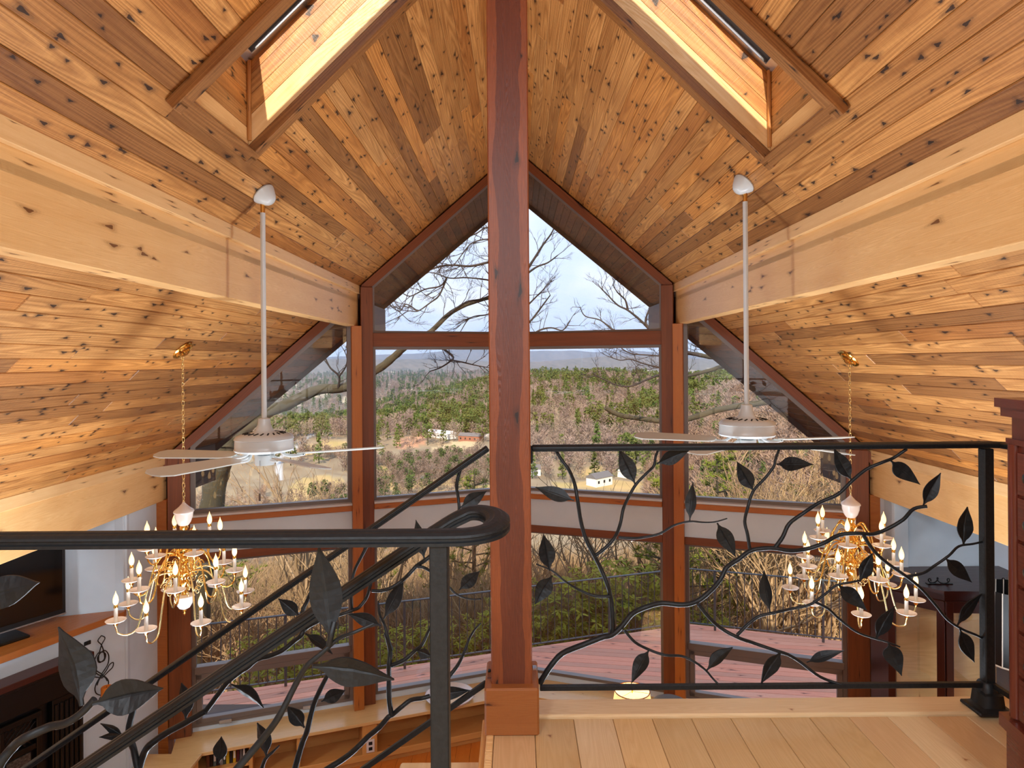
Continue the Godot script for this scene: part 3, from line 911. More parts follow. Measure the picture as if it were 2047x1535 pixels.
func skylights():
	for s in [-1, 1]:
		var sz = sky_z(s)
		var o = struct("window_9" if s < 0 else "window_10")
		var hgh := 0.42
		# lower wall of the well, upright, boards along the room
		for k in 5:
			var hh: float = hgh / 5
			var b := MB.new()
			b.wood(k, 8, rng.randf(), 3.0)
			b.box(Transform3D(Basis(Vector3(0, 0, -1), Vector3(1, 0, 0), Vector3(0, 1, 0)), P(s * (SKY_X1 + 0.009), hgt(SKY_X1) + hh * (k + 0.5), (sz[0] + sz[1]) * 0.5)), Vector3(sz[1] - sz[0] - 0.002, 0.018, hh - 0.001), 0.004)
			put(o, "lining_board", b.mesh(), M.cedar[k % 3] if k > 0 else M.fir)
			var b3 := MB.new()
			b3.wood(k + 2, 8, rng.randf(), 3.0)
			b3.box(Transform3D(Basis(Vector3(0, 0, -1), Vector3(1, 0, 0), Vector3(0, 1, 0)), P(s * (SKY_X0 - 0.009), hgt(SKY_X0) + hh * (k + 0.5), (sz[0] + sz[1]) * 0.5)), Vector3(sz[1] - sz[0] - 0.002, 0.018, hh - 0.001), 0.004)
			put(o, "lining_board", b3.mesh(), M.cedar[k % 3])
		# the two walls that follow the slope
		for e in 2:
			var y0 := 0.0
			for k in 4:
				var hh: float = [0.135, 0.095, 0.095, 0.095][k]
				var poly := PackedVector2Array([Vector2(s * SKY_X0, hgt(SKY_X0) + y0 + 0.001), Vector2(s * SKY_X1, hgt(SKY_X1) + y0 + 0.001), Vector2(s * SKY_X1, hgt(SKY_X1) + y0 + hh - 0.003), Vector2(s * SKY_X0, hgt(SKY_X0) + y0 + hh - 0.003)])
				# laid out along the slope so that the grain follows it
				var b := MB.new()
				b.wood(k + 1, 8, rng.randf(), 3.0)
				var zf: float = -sz[1] - 0.018 if e == 1 else -sz[0]
				var dir := Vector3(s * 0.7157, -0.6985, 0)
				var upv := Vector3(s * 0.6985, 0.7157, 0)
				var p0 := P(s * (SKY_X0 + SKY_X1) * 0.5, hgt((SKY_X0 + SKY_X1) * 0.5) + y0, 0)
				var lf := (SKY_X1 - SKY_X0) / 0.7157 * 0.5
				var th := (hh - 0.003) * 0.7157
				var sh := (hh - 0.003) * 0.6985
				var loc := PackedVector2Array([Vector2(-lf, 0), Vector2(lf, 0), Vector2(lf - sh, th), Vector2(-lf - sh, th)])
				b.prism(loc, zf, zf + 0.018, Transform3D(Basis(dir, upv, Vector3(0, 0, 1)), Vector3(p0.x, p0.y, 0)), 0.1)
				put(o, "lining_board", b.mesh(), M.fir_light if k == 0 else M.cedar[[2, 0, 4, 2][k]])
				y0 += hh
			# quarter moulding in the corner
			if e == 1:
				put(o, "corner_bead", tube_mesh([P(s * (SKY_X1 - 0.008), hgt(SKY_X1) + 0.02, sz[1] - 0.008), P(s * (SKY_X1 - 0.008), hgt(SKY_X1) + hgh - 0.02, sz[1] - 0.008)], 0.011, 8), M.cedar[2])
		# proud frame of boards on the ceiling
		var dn := Vector3(s * 0.7157, -0.6985, 0)
		var inn := -Vector3(s * 0.6985, 0.7157, 0) * 0.024
		for q in [
			[P(s * (SKY_X1 + 0.02), hgt(SKY_X1 + 0.02), sz[0] - 0.06) + inn, P(s * (SKY_X1 + 0.02), hgt(SKY_X1 + 0.02), sz[1] + 0.06) + inn, dn],
			[P(s * (SKY_X0 - 0.05), hgt(SKY_X0 - 0.05), sz[0] - 0.03) + inn, P(s * (SKY_X1 + 0.047), hgt(SKY_X1 + 0.047), sz[0] - 0.03) + inn, Vector3.BACK],
			[P(s * (SKY_X0 - 0.05), hgt(SKY_X0 - 0.05), sz[1] + 0.03) + inn, P(s * (SKY_X1 + 0.047), hgt(SKY_X1 + 0.047), sz[1] + 0.03) + inn, Vector3.BACK],
			[P(s * (SKY_X0 - 0.03), hgt(SKY_X0 - 0.03), sz[0] - 0.06) + inn, P(s * (SKY_X0 - 0.03), hgt(SKY_X0 - 0.03), sz[1] + 0.06) + inn, dn]]:
			put(o, "frame_board", bar_mesh(q[0], q[1], q[2], 0.062, 0.046, 0.003, 3, 8), M.cedar[3])
		# glazing and its metal frame on top
		var up := Vector3(0, hgh, 0)
		var a := P(s * SKY_X0, hgt(SKY_X0), sz[0]) + up
		var b4 := P(s * SKY_X1, hgt(SKY_X1), sz[0]) + up
		var c4 := P(s * SKY_X1, hgt(SKY_X1), sz[1]) + up
		var d4 := P(s * SKY_X0, hgt(SKY_X0), sz[1]) + up
		var g := MB.new()
		g.quad(a, b4, c4, d4, Vector3.DOWN)
		put(o, "pane", g.mesh(), M.glass)
		for q in [[a, b4, Vector3.BACK], [b4, c4, dn], [d4, c4, Vector3.BACK], [a, d4, dn]]:
			put(o, "frame", bar_mesh(q[0] + Vector3(0, -0.012, 0), q[1] + Vector3(0, -0.012, 0), q[2], 0.07, 0.03), M.silver)
			put(o, "curb", bar_mesh(q[0] + Vector3(0, 0.012, 0), q[1] + Vector3(0, 0.012, 0), q[2], 0.12, 0.02), M.roof)

# ---- frames of reference of the two window walls: X = metres from the apex measured across the house
func wall_xf(s):
	var k := sqrt(1.0 + WALL_FALL * WALL_FALL)
	return Transform3D(Basis(Vector3(s, 0, WALL_FALL) / k, Vector3.UP, Vector3(-s * WALL_FALL, 0, 1) / k), P(0, 0, APEX))

func wall_box(parent, called, s, x0, x1, y0, y1, w0, w1, mat, along = true, ch = 0.003):
	var k := sqrt(1.0 + WALL_FALL * WALL_FALL)
	var xf = wall_xf(s)
	var b := MB.new()
	b.wood(0, 1, rng.randf() * 3.0)
	var at: Vector3 = xf * Vector3((x0 + x1) * 0.5 * k, (y0 + y1) * 0.5, (w0 + w1) * 0.5)
	if along:
		b.box(Transform3D(xf.basis, at), Vector3((x1 - x0) * k, y1 - y0, w1 - w0), ch)
	else:
		b.box(Transform3D(Basis(xf.basis.y, xf.basis.z, xf.basis.x), at), Vector3(y1 - y0, w1 - w0, (x1 - x0) * k), ch)
	return put(parent, called, b.mesh(), mat)

func wall_poly(parent, called, s, pts, w0, w1, mat):
	var k := sqrt(1.0 + WALL_FALL * WALL_FALL)
	var poly := PackedVector2Array()
	for p in pts:
		poly.append(Vector2(p[0] * k, p[1]))
	var b := MB.new()
	b.wood(0, 1, rng.randf() * 3.0)
	b.prism(poly, w0, w1, wall_xf(s))
	return put(parent, called, b.mesh(), mat)

# a window: metal frame pieces along the outline, one pane
func window(called, s, pts, fw = 0.035, mid = null):
	var o = struct(called)
	var k := sqrt(1.0 + WALL_FALL * WALL_FALL)
	var poly := PackedVector2Array()
	for p in pts:
		poly.append(Vector2(p[0] * k, p[1]))
	var inner = Geometry2D.offset_polygon(poly, -fw, Geometry2D.JOIN_MITER)[0]
	var xf = wall_xf(s)
	var g := MB.new()
	var cut = Geometry2D.offset_polygon(poly, -fw * 0.6, Geometry2D.JOIN_MITER)[0]
	g.prism(cut, -0.004, 0.004, xf)
	put(o, "pane", g.mesh(), M.glass)
	for i in poly.size():
		var a := poly[i]
		var b := poly[(i + 1) % poly.size()]
		var best := [0, 0]
		var e := [a, b]
		for m in 2:
			var dd := 1e9
			for j in inner.size():
				if inner[j].distance_to(e[m]) < dd:
					dd = inner[j].distance_to(e[m])
					best[m] = j
		var fb := MB.new()
		fb.prism(PackedVector2Array([a, b, inner[best[1]], inner[best[0]]]), -0.03, 0.035, xf)
		put(o, "frame", fb.mesh(), M.alu)
	if mid != null:
		wall_box(o, "rail", s, pts[0][0] + 0.02, pts[1][0] - 0.02, mid - 0.035, mid + 0.03, -0.03, 0.05, M.alu)
		# opening sash below with its own narrow frame and a crank
		var x0: float = pts[0][0] + 0.035
		var x1: float = pts[1][0] - 0.035
		var yb: float = pts[0][1] + 0.03
		for q in [[x0, x1, yb, yb + 0.045], [x0, x1, mid - 0.085, mid - 0.035], [x0, x0 + 0.045, yb, mid - 0.04], [x1 - 0.045, x1, yb, mid - 0.04]]:
			wall_box(o, "sash", s, q[0], q[1], q[2], q[3], -0.015, 0.045, M.alu)
		for cx in [lerpf(x0, x1, 0.28), lerpf(x0, x1, 0.82)]:
			wall_box(o, "crank", s, cx - 0.05, cx + 0.05, yb - 0.02, yb + 0.012, 0.045, 0.075, M.silver)
	return o

func prow():
	for s in [-1, 1]:
		var L: bool = s < 0
		# panes
		window("window_1" if L else "window_2", s, [[0.05, 0.297], [1.45, 0.297], [1.45, hgt(1.45) - 0.104], [0.05, hgt(0.05) - 0.104]], 0.022)
		window("window_3" if L else "window_4", s, [[0.05, -1.37], [1.45, -1.37], [1.45, 0.161], [0.05, 0.161]], 0.03)
		window("window_5" if L else "window_6", s, [[0.05, -3.30], [1.45, -3.30], [1.45, -1.79], [0.05, -1.79]], 0.03)
		window("window_7" if L else "window_8", s, [[1.65, -1.37], [3.0, -1.37], [3.0, hgt(3.0) - 0.104], [1.65, hgt(1.65) - 0.104]], 0.035)
		window("window_12" if L else "window_13", s, [[1.65, -3.32], [3.0, -3.32], [3.0, -1.79], [1.65, -1.79]], 0.035, -2.80)
		# timber frame round them
		var t = struct("trim_1" if L else "trim_2")
		wall_poly(t, "rake_board", s, [[0, RIDGE], [1.55, hgt(1.55)], [1.55, hgt(1.55) - 0.104], [0, RIDGE - 0.104]], -0.06, 0.075, M.redtrim)
		wall_poly(t, "rake_board", s, [[1.66, hgt(1.66)], [3.2, hgt(3.2)], [3.2, hgt(3.2) - 0.104], [1.66, hgt(1.66) - 0.104]], -0.06, 0.075, M.redtrim)
		wall_box(t, "header", s, 0.0, 1.45, 0.161, 0.297, -0.06, 0.07, M.redtrim)
		wall_box(t, "jamb_post", s, 1.45, 1.56, BENCH, hgt(1.56) - 0.01, -0.06, 0.09, M.redwood, false)
		wall_box(t, "support_post", s, 1.56, 1.65, BENCH, 0.36, -0.06, 0.16, M.orange, false)
		wall_box(t, "corner_jamb", s, 3.0, 3.17, BENCH, hgt(3.17), -0.06, 0.09, M.redwood, false)
		wall_box(t, "mullion", s, 0.0, 0.055, FLOOR, RIDGE - 0.1, -0.06, 0.06, M.redwood, false)
		for q in [[0.03, 1.45], [1.65, 3.0]]:
			wall_box(t, "sill_board", s, q[0], q[1], -1.39, -1.368, -0.04, 0.11, M.sill)
			wall_box(t, "sill_nosing", s, q[0], q[1], -1.44, -1.388, 0.02, 0.12, M.orange)
			wall_box(t, "wall_panel", s, q[0], q[1], -1.725, -1.435, -0.06, 0.085, M.wall)
			wall_box(t, "lower_header", s, q[0], q[1], -1.792, -1.72, -0.06, 0.10, M.redwood)
			wall_box(t, "wall_panel", s, q[0], q[1], FLOOR, -3.30, -0.06, 0.02, M.wall)
		slab(t, "corner_post", s * 3.16, s * 3.29, FLOOR, -1.22, 5.84, 5.95, M.orange)

func beams():
	for s in [-1, 1]:
		var L: bool = s < 0
		for q in [[1.575, 0.36, 0.69, 1.55, 0.683], [3.19, -1.226, -0.895, 3.165, -0.90]]:
			var o = struct("beam_purlin_left" if L and q[0] < 2 else "beam_purlin_right" if q[0] < 2 else "beam_eave_left" if L else "beam_eave_right")
			var th := 0.105 if q[0] < 2 else 0.14
			var wd: float = APEX - WALL_FALL * q[0]
			var top: float = hgt(q[0] + th) if q[0] < 2 else hgt(q[0])
			var b := MB.new()
			b.wood(0, 1, rng.randf(), 3.0)
			b.box(Transform3D(Basis(Vector3(0, 0, -1), Vector3(1, 0, 0), Vector3(0, 1, 0)), P(s * (q[0] + th * 0.5), (q[1] + top) * 0.5, (wd - 3.15) * 0.5)), Vector3(wd + 3.15, th, top - q[1]), 0.004)
			# front lamina rises behind the cap board
			var ft: float = hgt(q[0] + 0.034) - 0.004
			b.box(Transform3D(Basis(Vector3(0, 0, -1), Vector3(1, 0, 0), Vector3(0, 1, 0)), P(s * (q[0] + 0.016), (top + ft) * 0.5 - 0.02, (wd - 3.15) * 0.5)), Vector3(wd + 3.15, 0.032, ft - top + 0.04), 0.001)
			put(o, "beam", b.mesh(), M.fir)
			put(o, "cap_board", cap_mesh(s, q, wd), M.fir_light)
			# its stained end outside, carrying the overhang
			var e1: float = 8.70 - 0.576 * q[0]
			var d := MB.new()
			d.wood(0, 1, rng.randf(), 3.0)
			d.box(Transform3D(Basis(Vector3(0, 0, -1), Vector3(1, 0, 0), Vector3(0, 1, 0)), P(s * (q[0] + th * 0.5), (q[1] + top) * 0.5, (wd + e1) * 0.5)), Vector3(e1 - wd, th, top - q[1]), 0.004)
			put(o, "beam_end", d.mesh(), M.dark)

func cap_mesh(s, q, wd):
	var b := MB.new()
	b.wood(0, 1, rng.randf(), 3.0)
	var y1: float = hgt(q[3]) - 0.004
	var y0: float = q[4]
	b.box(Transform3D(Basis(Vector3(0, 0, -1), Vector3(1, 0, 0), Vector3(0, 1, 0)), P(s * (q[3] + q[0] + 0.006) * 0.5, (y0 + y1) * 0.5, (wd + 0.0 - 3.15) * 0.5)), Vector3(wd + 3.15, q[0] + 0.006 - q[3], y1 - y0), 0.003)
	return b.mesh()

func loft():
	var f = struct("floor_loft")
	# structure under the boards
	slab(f, "joists", -0.085, 3.2, LOFT - 0.28, LOFT - 0.021, -3.15, 2.325, M.dark)
	slab(f, "joists", -3.2, -0.085, LOFT - 0.28, LOFT - 0.021, -3.15, 1.10, M.dark)
	var w := 0.134
	for i in 25:
		var x := -0.018 + i * w
		var b := MB.new()
		b.wood(rng.randi() % 4, 4, rng.randf(), 2.6)
		b.box(Transform3D(Basis(Vector3(0, 0, -1), Vector3.UP, Vector3(1, 0, 0)), P(x, LOFT - 0.01, -0.47)), Vector3(5.38, 0.02, w - 0.0015), 0.0018)
		put(f, "plank", b.mesh(), M.maple[rng.randi() % 4])
	for i in 23:
		var x := -0.152 - i * w
		var b := MB.new()
		b.wood(rng.randi() % 4, 4, rng.randf(), 2.6)
		b.box(Transform3D(Basis(Vector3(0, 0, -1), Vector3.UP, Vector3(1, 0, 0)), P(x, LOFT - 0.01, -1.02)), Vector3(4.26, 0.02, w - 0.0015), 0.0018)
		put(f, "plank", b.mesh(), M.maple[rng.randi() % 4])
	var t = struct("trim_3")
	var tb := MB.new()
	tb.wood(1, 4, 0.2, 2.6)
	tb.box(Transform3D(Basis.IDENTITY, P(1.57, LOFT - 0.004, 2.277)), Vector3(3.26, 0.03, 0.11), 0.006)
	put(t, "edge_board", tb.mesh(), M.maple[0])
	slab(t, "fascia", -0.085, 3.2, LOFT - 0.30, LOFT - 0.02, 2.326, 2.345, M.fir)
	slab(t, "stair_fascia", -0.11, -0.086, LOFT - 0.30, LOFT + 0.004, 1.1, 2.32, M.fir_light)

func wings():
	# rooms on both sides under the eaves: flat ceilings and return walls
	for s in [-1, 1]:
		var o = struct("ceiling_wing_left" if s < 0 else "ceiling_wing_right")
		slab(o, "panel", s * 3.3, s * 5.12, -1.0, -0.86, -3.2, 5.9, M.wall)
		var w = struct("wall_return_left" if s < 0 else "wall_return_right")
		var p := P(-3.25, 0, 5.37) if s < 0 else P(3.25, 0, 5.66)
		var q := P(-5.1, 0, 4.90) if s < 0 else P(5.1, 0, 5.66)
		var b := MB.new()
		bar(b, p + Vector3(0, (FLOOR - 0.95) * 0.5, -0.06), q + Vector3(0, (FLOOR - 0.95) * 0.5, -0.06), Vector3.UP, -0.95 - FLOOR, 0.12)
		put(w, "panel", b.mesh(), M.wall)

func deck():
	var y := -4.0
	var far_l := [P(-4.6, y, 7.49), P(2.55, y, 9.75)]
	var o = struct("floor_deck")
	slab(o, "joists", -5.0, 5.4, y - 0.35, y - 0.04, 5.7, 7.4, M.dark)
	# boards of the left half run along the left window wall, those of the right half nearly straight across
	var left := PackedVector2Array([Vector2(0, 7.02), Vector2(-4.8, 5.36), Vector2(-4.8, 7.55), Vector2(0, 9.05)])
	var right := PackedVector2Array([Vector2(0, 7.02), Vector2(0, 9.05), Vector2(2.6, 9.87), Vector2(5.2, 9.04), Vector2(5.2, 5.25)])
	for h in [[left, Vector2(-1, -0.345).normalized(), 3.0], [right, Vector2(1, -0.16).normalized(), 5.0]]:
		var dir: Vector2 = h[1]
		var nrm := Vector2(-dir.y, dir.x)
		if nrm.y < 0:
			nrm = -nrm
		for i in 46:
			var c := Vector2(0, 5.0) + nrm * (i * 0.118)
			var hw := 0.056
			var strip := PackedVector2Array([c - dir * 9 - nrm * hw, c + dir * 9 - nrm * hw, c + dir * 9 + nrm * hw, c - dir * 9 + nrm * hw])
			for q in Geometry2D.intersect_polygons(h[0], strip):
				var loc := PackedVector2Array()
				for p in q:
					loc.append(Vector2((p - c).dot(dir), (p - c).dot(nrm)))
				var b := MB.new()
				b.wood(rng.randi() % 4, 4, rng.randf(), 2.4)
				b.prism(loc, -0.03, 0.0, Transform3D(Basis(Vector3(dir.x, 0, -dir.y), Vector3(nrm.x, 0, -nrm.y), Vector3.UP), P(c.x, y, c.y)), 0.056)
				put(o, "deck_board", b.mesh(), M.deck[rng.randi() % 3])
	# railing of thin bars
	var rl = thing("deck_railing", "grey metal railing of thin upright bars along the red deck", "railing", Vector3.ZERO)
	var runs := [[P(-4.7, y, 7.50), P(2.5, y, 9.76)], [P(2.5, y, 9.76), P(5.1, y, 8.95)]]
	for r in runs:
		var a: Vector3 = r[0]
		var b: Vector3 = r[1]
		var ln := a.distance_to(b)
		put(rl, "top_rail", bar_mesh(a + Vector3(0, 0.88, 0), b + Vector3(0, 0.88, 0), Vector3.UP, 0.014, 0.04), M.greyrail)
		put(rl, "bottom_rail", bar_mesh(a + Vector3(0, 0.075, 0), b + Vector3(0, 0.075, 0), Vector3.UP, 0.014, 0.03), M.greyrail)
		var bal := box_mesh(Vector3(0.011, 0.80, 0.011), 0.001)
		var pst := box_mesh(Vector3(0.028, 0.90, 0.028), 0.002)
		var n := int(ln / 0.104)
		for i in n + 1:
			var p := a.lerp(b, float(i) / n)
			if i % 14 == 4 or i == n:
				put(rl, "post", pst, M.greyrail, p + Vector3(0, 0.44, 0))
			else:
				put(rl, "baluster", bal, M.greyrail, p + Vector3(0, 0.475, 0))

# ------------------------------------------------------------------ things in the room

func bench():
	var o = thing("window_bench", "long low maple bench with open cubbies following the prow windows", "bench")
	for s in [-1, 1]:
		wall_box(o, "seat_board", s, 0.0, 3.12, BENCH - 0.03, BENCH, 0.02, 0.40, M.bench)
		wall_box(o, "bottom_board", s, 0.0, 3.12, FLOOR + 0.07, FLOOR + 0.10, 0.02, 0.37, M.benchside)
		wall_box(o, "kick_board", s, 0.0, 3.12, FLOOR, FLOOR + 0.07, 0.30, 0.33, M.benchside)
		wall_box(o, "back_board", s, 0.0, 3.12, FLOOR + 0.1, BENCH - 0.03, 0.021, 0.035, M.benchside)
		wall_box(o, "lip", s, 0.0, 3.12, FLOOR + 0.07, FLOOR + 0.13, 0.37, 0.385, M.benchside)
		for x in [0.33, 0.93, 2.12, 2.50]:
			wall_box(o, "divider", s, x, x + 0.03, FLOOR + 0.1, BENCH - 0.03, 0.03, 0.37, M.benchside, false)
		wall_box(o, "divider", s, 1.47, 1.60, FLOOR + 0.1, BENCH - 0.03, 0.03, 0.375, M.benchside, false)
		wall_box(o, "divider", s, 2.97, 3.0, FLOOR + 0.1, BENCH - 0.03, 0.03, 0.37, M.benchside, false)
		wall_box(o, "shelf", s, 2.53, 2.97, BENCH - 0.21, BENCH - 0.19, 0.03, 0.36, M.benchside)
	# the end by the fireplace
	slab(o, "end_seat", -3.24, -2.75, BENCH - 0.03, BENCH, 4.55, 5.62, M.bench)
	slab(o, "end_panel", -2.80, -2.77, FLOOR, BENCH - 0.03, 4.55, 5.60, M.benchside)
	# outlet on the wide divider
	var k := sqrt(1.0 + WALL_FALL * WALL_FALL)
	var xf = wall_xf(-1)
	var at: Vector3 = xf * Vector3(1.53 * k, -3.60, 0.38)
	var ol = thing("wall_outlet", "white electrical outlet on the bench's wide divider", "outlet", at)
	ol.basis = xf.basis
	put(ol, "plate", box_mesh(Vector3(0.075, 0.12, 0.008), 0.002), M.porcelain)
	for yy in [-0.025, 0.025]:
		put(ol, "socket", box_mesh(Vector3(0.034, 0.03, 0.004), 0.001), M.slot, Vector3(0, yy, 0.005))
	# a row of discs and books in the last cubby
	var r2 := RandomNumberGenerator.new()
	r2.seed = 5
	var cols := [Color(0.10, 0.12, 0.16), Color(0.42, 0.40, 0.40), Color(0.30, 0.10, 0.16), Color(0.80, 0.60, 0.12), Color(0.12, 0.13, 0.15), Color(0.78, 0.62, 0.14), Color(0.20, 0.24, 0.20), Color(0.55, 0.52, 0.50), Color(0.12, 0.12, 0.20), Color(0.35, 0.42, 0.42), Color(0.14, 0.10, 0.10), Color(0.45, 0.25, 0.15)]
	var names := ["black", "grey", "maroon", "first yellow", "charcoal", "second yellow", "dark green", "pale grey", "navy", "slate blue", "brown-black", "rust brown"]
	var x := 2.56
	for i in 12:
		var w := r2.randf_range(0.020, 0.028)
		var h := r2.randf_range(0.125, 0.142)
		var c := StandardMaterial3D.new()
		c.albedo_color = cols[i]
		c.roughness = 0.3
		var p: Vector3 = xf * Vector3((x + w * 0.5) * k, BENCH - 0.19 + h * 0.5, 0.24)
		var cd = thing("disc_case", "%s spine in the row of disc cases under the bench" % names[i], "disc case", p, "disc cases under the bench")
		cd.basis = xf.basis
		put(cd, "case", box_mesh(Vector3(w - 0.002, h, 0.13), 0.002), c)
		put(cd, "spine_label", box_mesh(Vector3(w * 0.6, h * 0.5, 0.003), 0.0005), M.sleeve if i % 3 == 0 else c, Vector3(0, 0.01, 0.066))
		x += w

func center_post():
	var o = thing("timber_post", "tall reddish timber post rising from the loft floor to the ridge", "post", P(-0.026, LOFT, 2.218))
	var b := MB.new()
	b.wood(0, 1, 0.55, 3.0)
	b.box(Transform3D(Basis(Vector3(0, 1, 0), Vector3(0, 0, 1), Vector3(1, 0, 0)), Vector3(0, 1.705, 0)), Vector3(3.41, 0.136, 0.136), 0.004)
	put(o, "shaft", b.mesh(), M.heartwood)
	var c := MB.new()
	c.wood(0, 1, 0.1)
	c.box(Transform3D(Basis.IDENTITY, Vector3(0, 0.078, 0)), Vector3(0.178, 0.155, 0.205), 0.006)
	put(o, "base_block", c.mesh(), M.sapwood)

func vine(parent, list, z):
	for q in list:
		var p2: Array = q[2]
		var pts := []
		for i in range(0, p2.size(), 2):
			pts.append(Vector3(p2[i], p2[i + 1], -z + 0.006 * sin(i * 1.3)))
		var sm = smooth(pts, 4)
		var b := MB.new()
		b.tube(sm, ramp(sm.size(), q[0], q[1]), 9, true, 0.05)
		put(parent, "branch", b.mesh(), M.iron)

func leaves(parent, list, z, seedn):
	var r := RandomNumberGenerator.new()
	r.seed = seedn
	for q in list:
		var b := MB.new()
		var nz := Vector3(r.randf_range(-0.25, 0.25), r.randf_range(-0.25, 0.25), 1).normalized()
		var dep := r.randf_range(-0.012, 0.012)
		b.leaf(Vector3(q[0], q[1], -z), Vector3(q[2], q[3], -z + dep), q[4] * 1.06, nz, 0.0035, r.randf_range(0.12, 0.34) * (1.0 if r.randf() < 0.6 else -1.0), r.randf_range(-0.4, 0.4))
		put(parent, "leaf", b.mesh(), M.iron)

# handrail with a moulded section swept along a path
func handrail(path, w, h):
	var sec := [Vector2(-0.5, -0.5), Vector2(-0.5, -0.28), Vector2(-0.42, -0.2), Vector2(-0.42, -0.02), Vector2(-0.5, 0.05), Vector2(-0.48, 0.22), Vector2(-0.34, 0.38), Vector2(-0.2, 0.42), Vector2(-0.12, 0.5), Vector2(0.12, 0.5), Vector2(0.2, 0.42), Vector2(0.34, 0.38), Vector2(0.48, 0.22), Vector2(0.5, 0.05), Vector2(0.42, -0.02), Vector2(0.42, -0.2), Vector2(0.5, -0.28), Vector2(0.5, -0.5)]
	var b := MB.new()
	var rings := []
	for i in path.size():
		var t: Vector3 = (path[mini(i + 1, path.size() - 1)] - path[maxi(i - 1, 0)]).normalized()
		var sd := t.cross(Vector3.UP).normalized()
		var up := sd.cross(t).normalized()
		var row := []
		for p in sec:
			row.append(path[i] + sd * (p.x * w) + up * (p.y * h))
		rings.append([row, sd, up])
	for i in path.size() - 1:
		for j in sec.size():
			var k := (j + 1) % sec.size()
			var m: Vector2 = (sec[j] + sec[k]) * 0.5
			var out: Vector3 = rings[i][1] * m.x * h / w + rings[i][2] * m.y
			var e: Vector2 = sec[k] - sec[j]
			var no: Vector3 = rings[i][1] * (-e.y * h) + rings[i][2] * (e.x * w)
			b.quad(rings[i][0][j], rings[i][0][k], rings[i + 1][0][k], rings[i + 1][0][j], no)
	for k in [0, path.size() - 1]:
		var t: Vector3 = (path[1] - path[0]) if k == 0 else (path[-2] - path[-1])
		for j in sec.size():
			b.flat(path[k], rings[k][0][j], rings[k][0][(j + 1) % sec.size()], -t)
	return b.mesh()

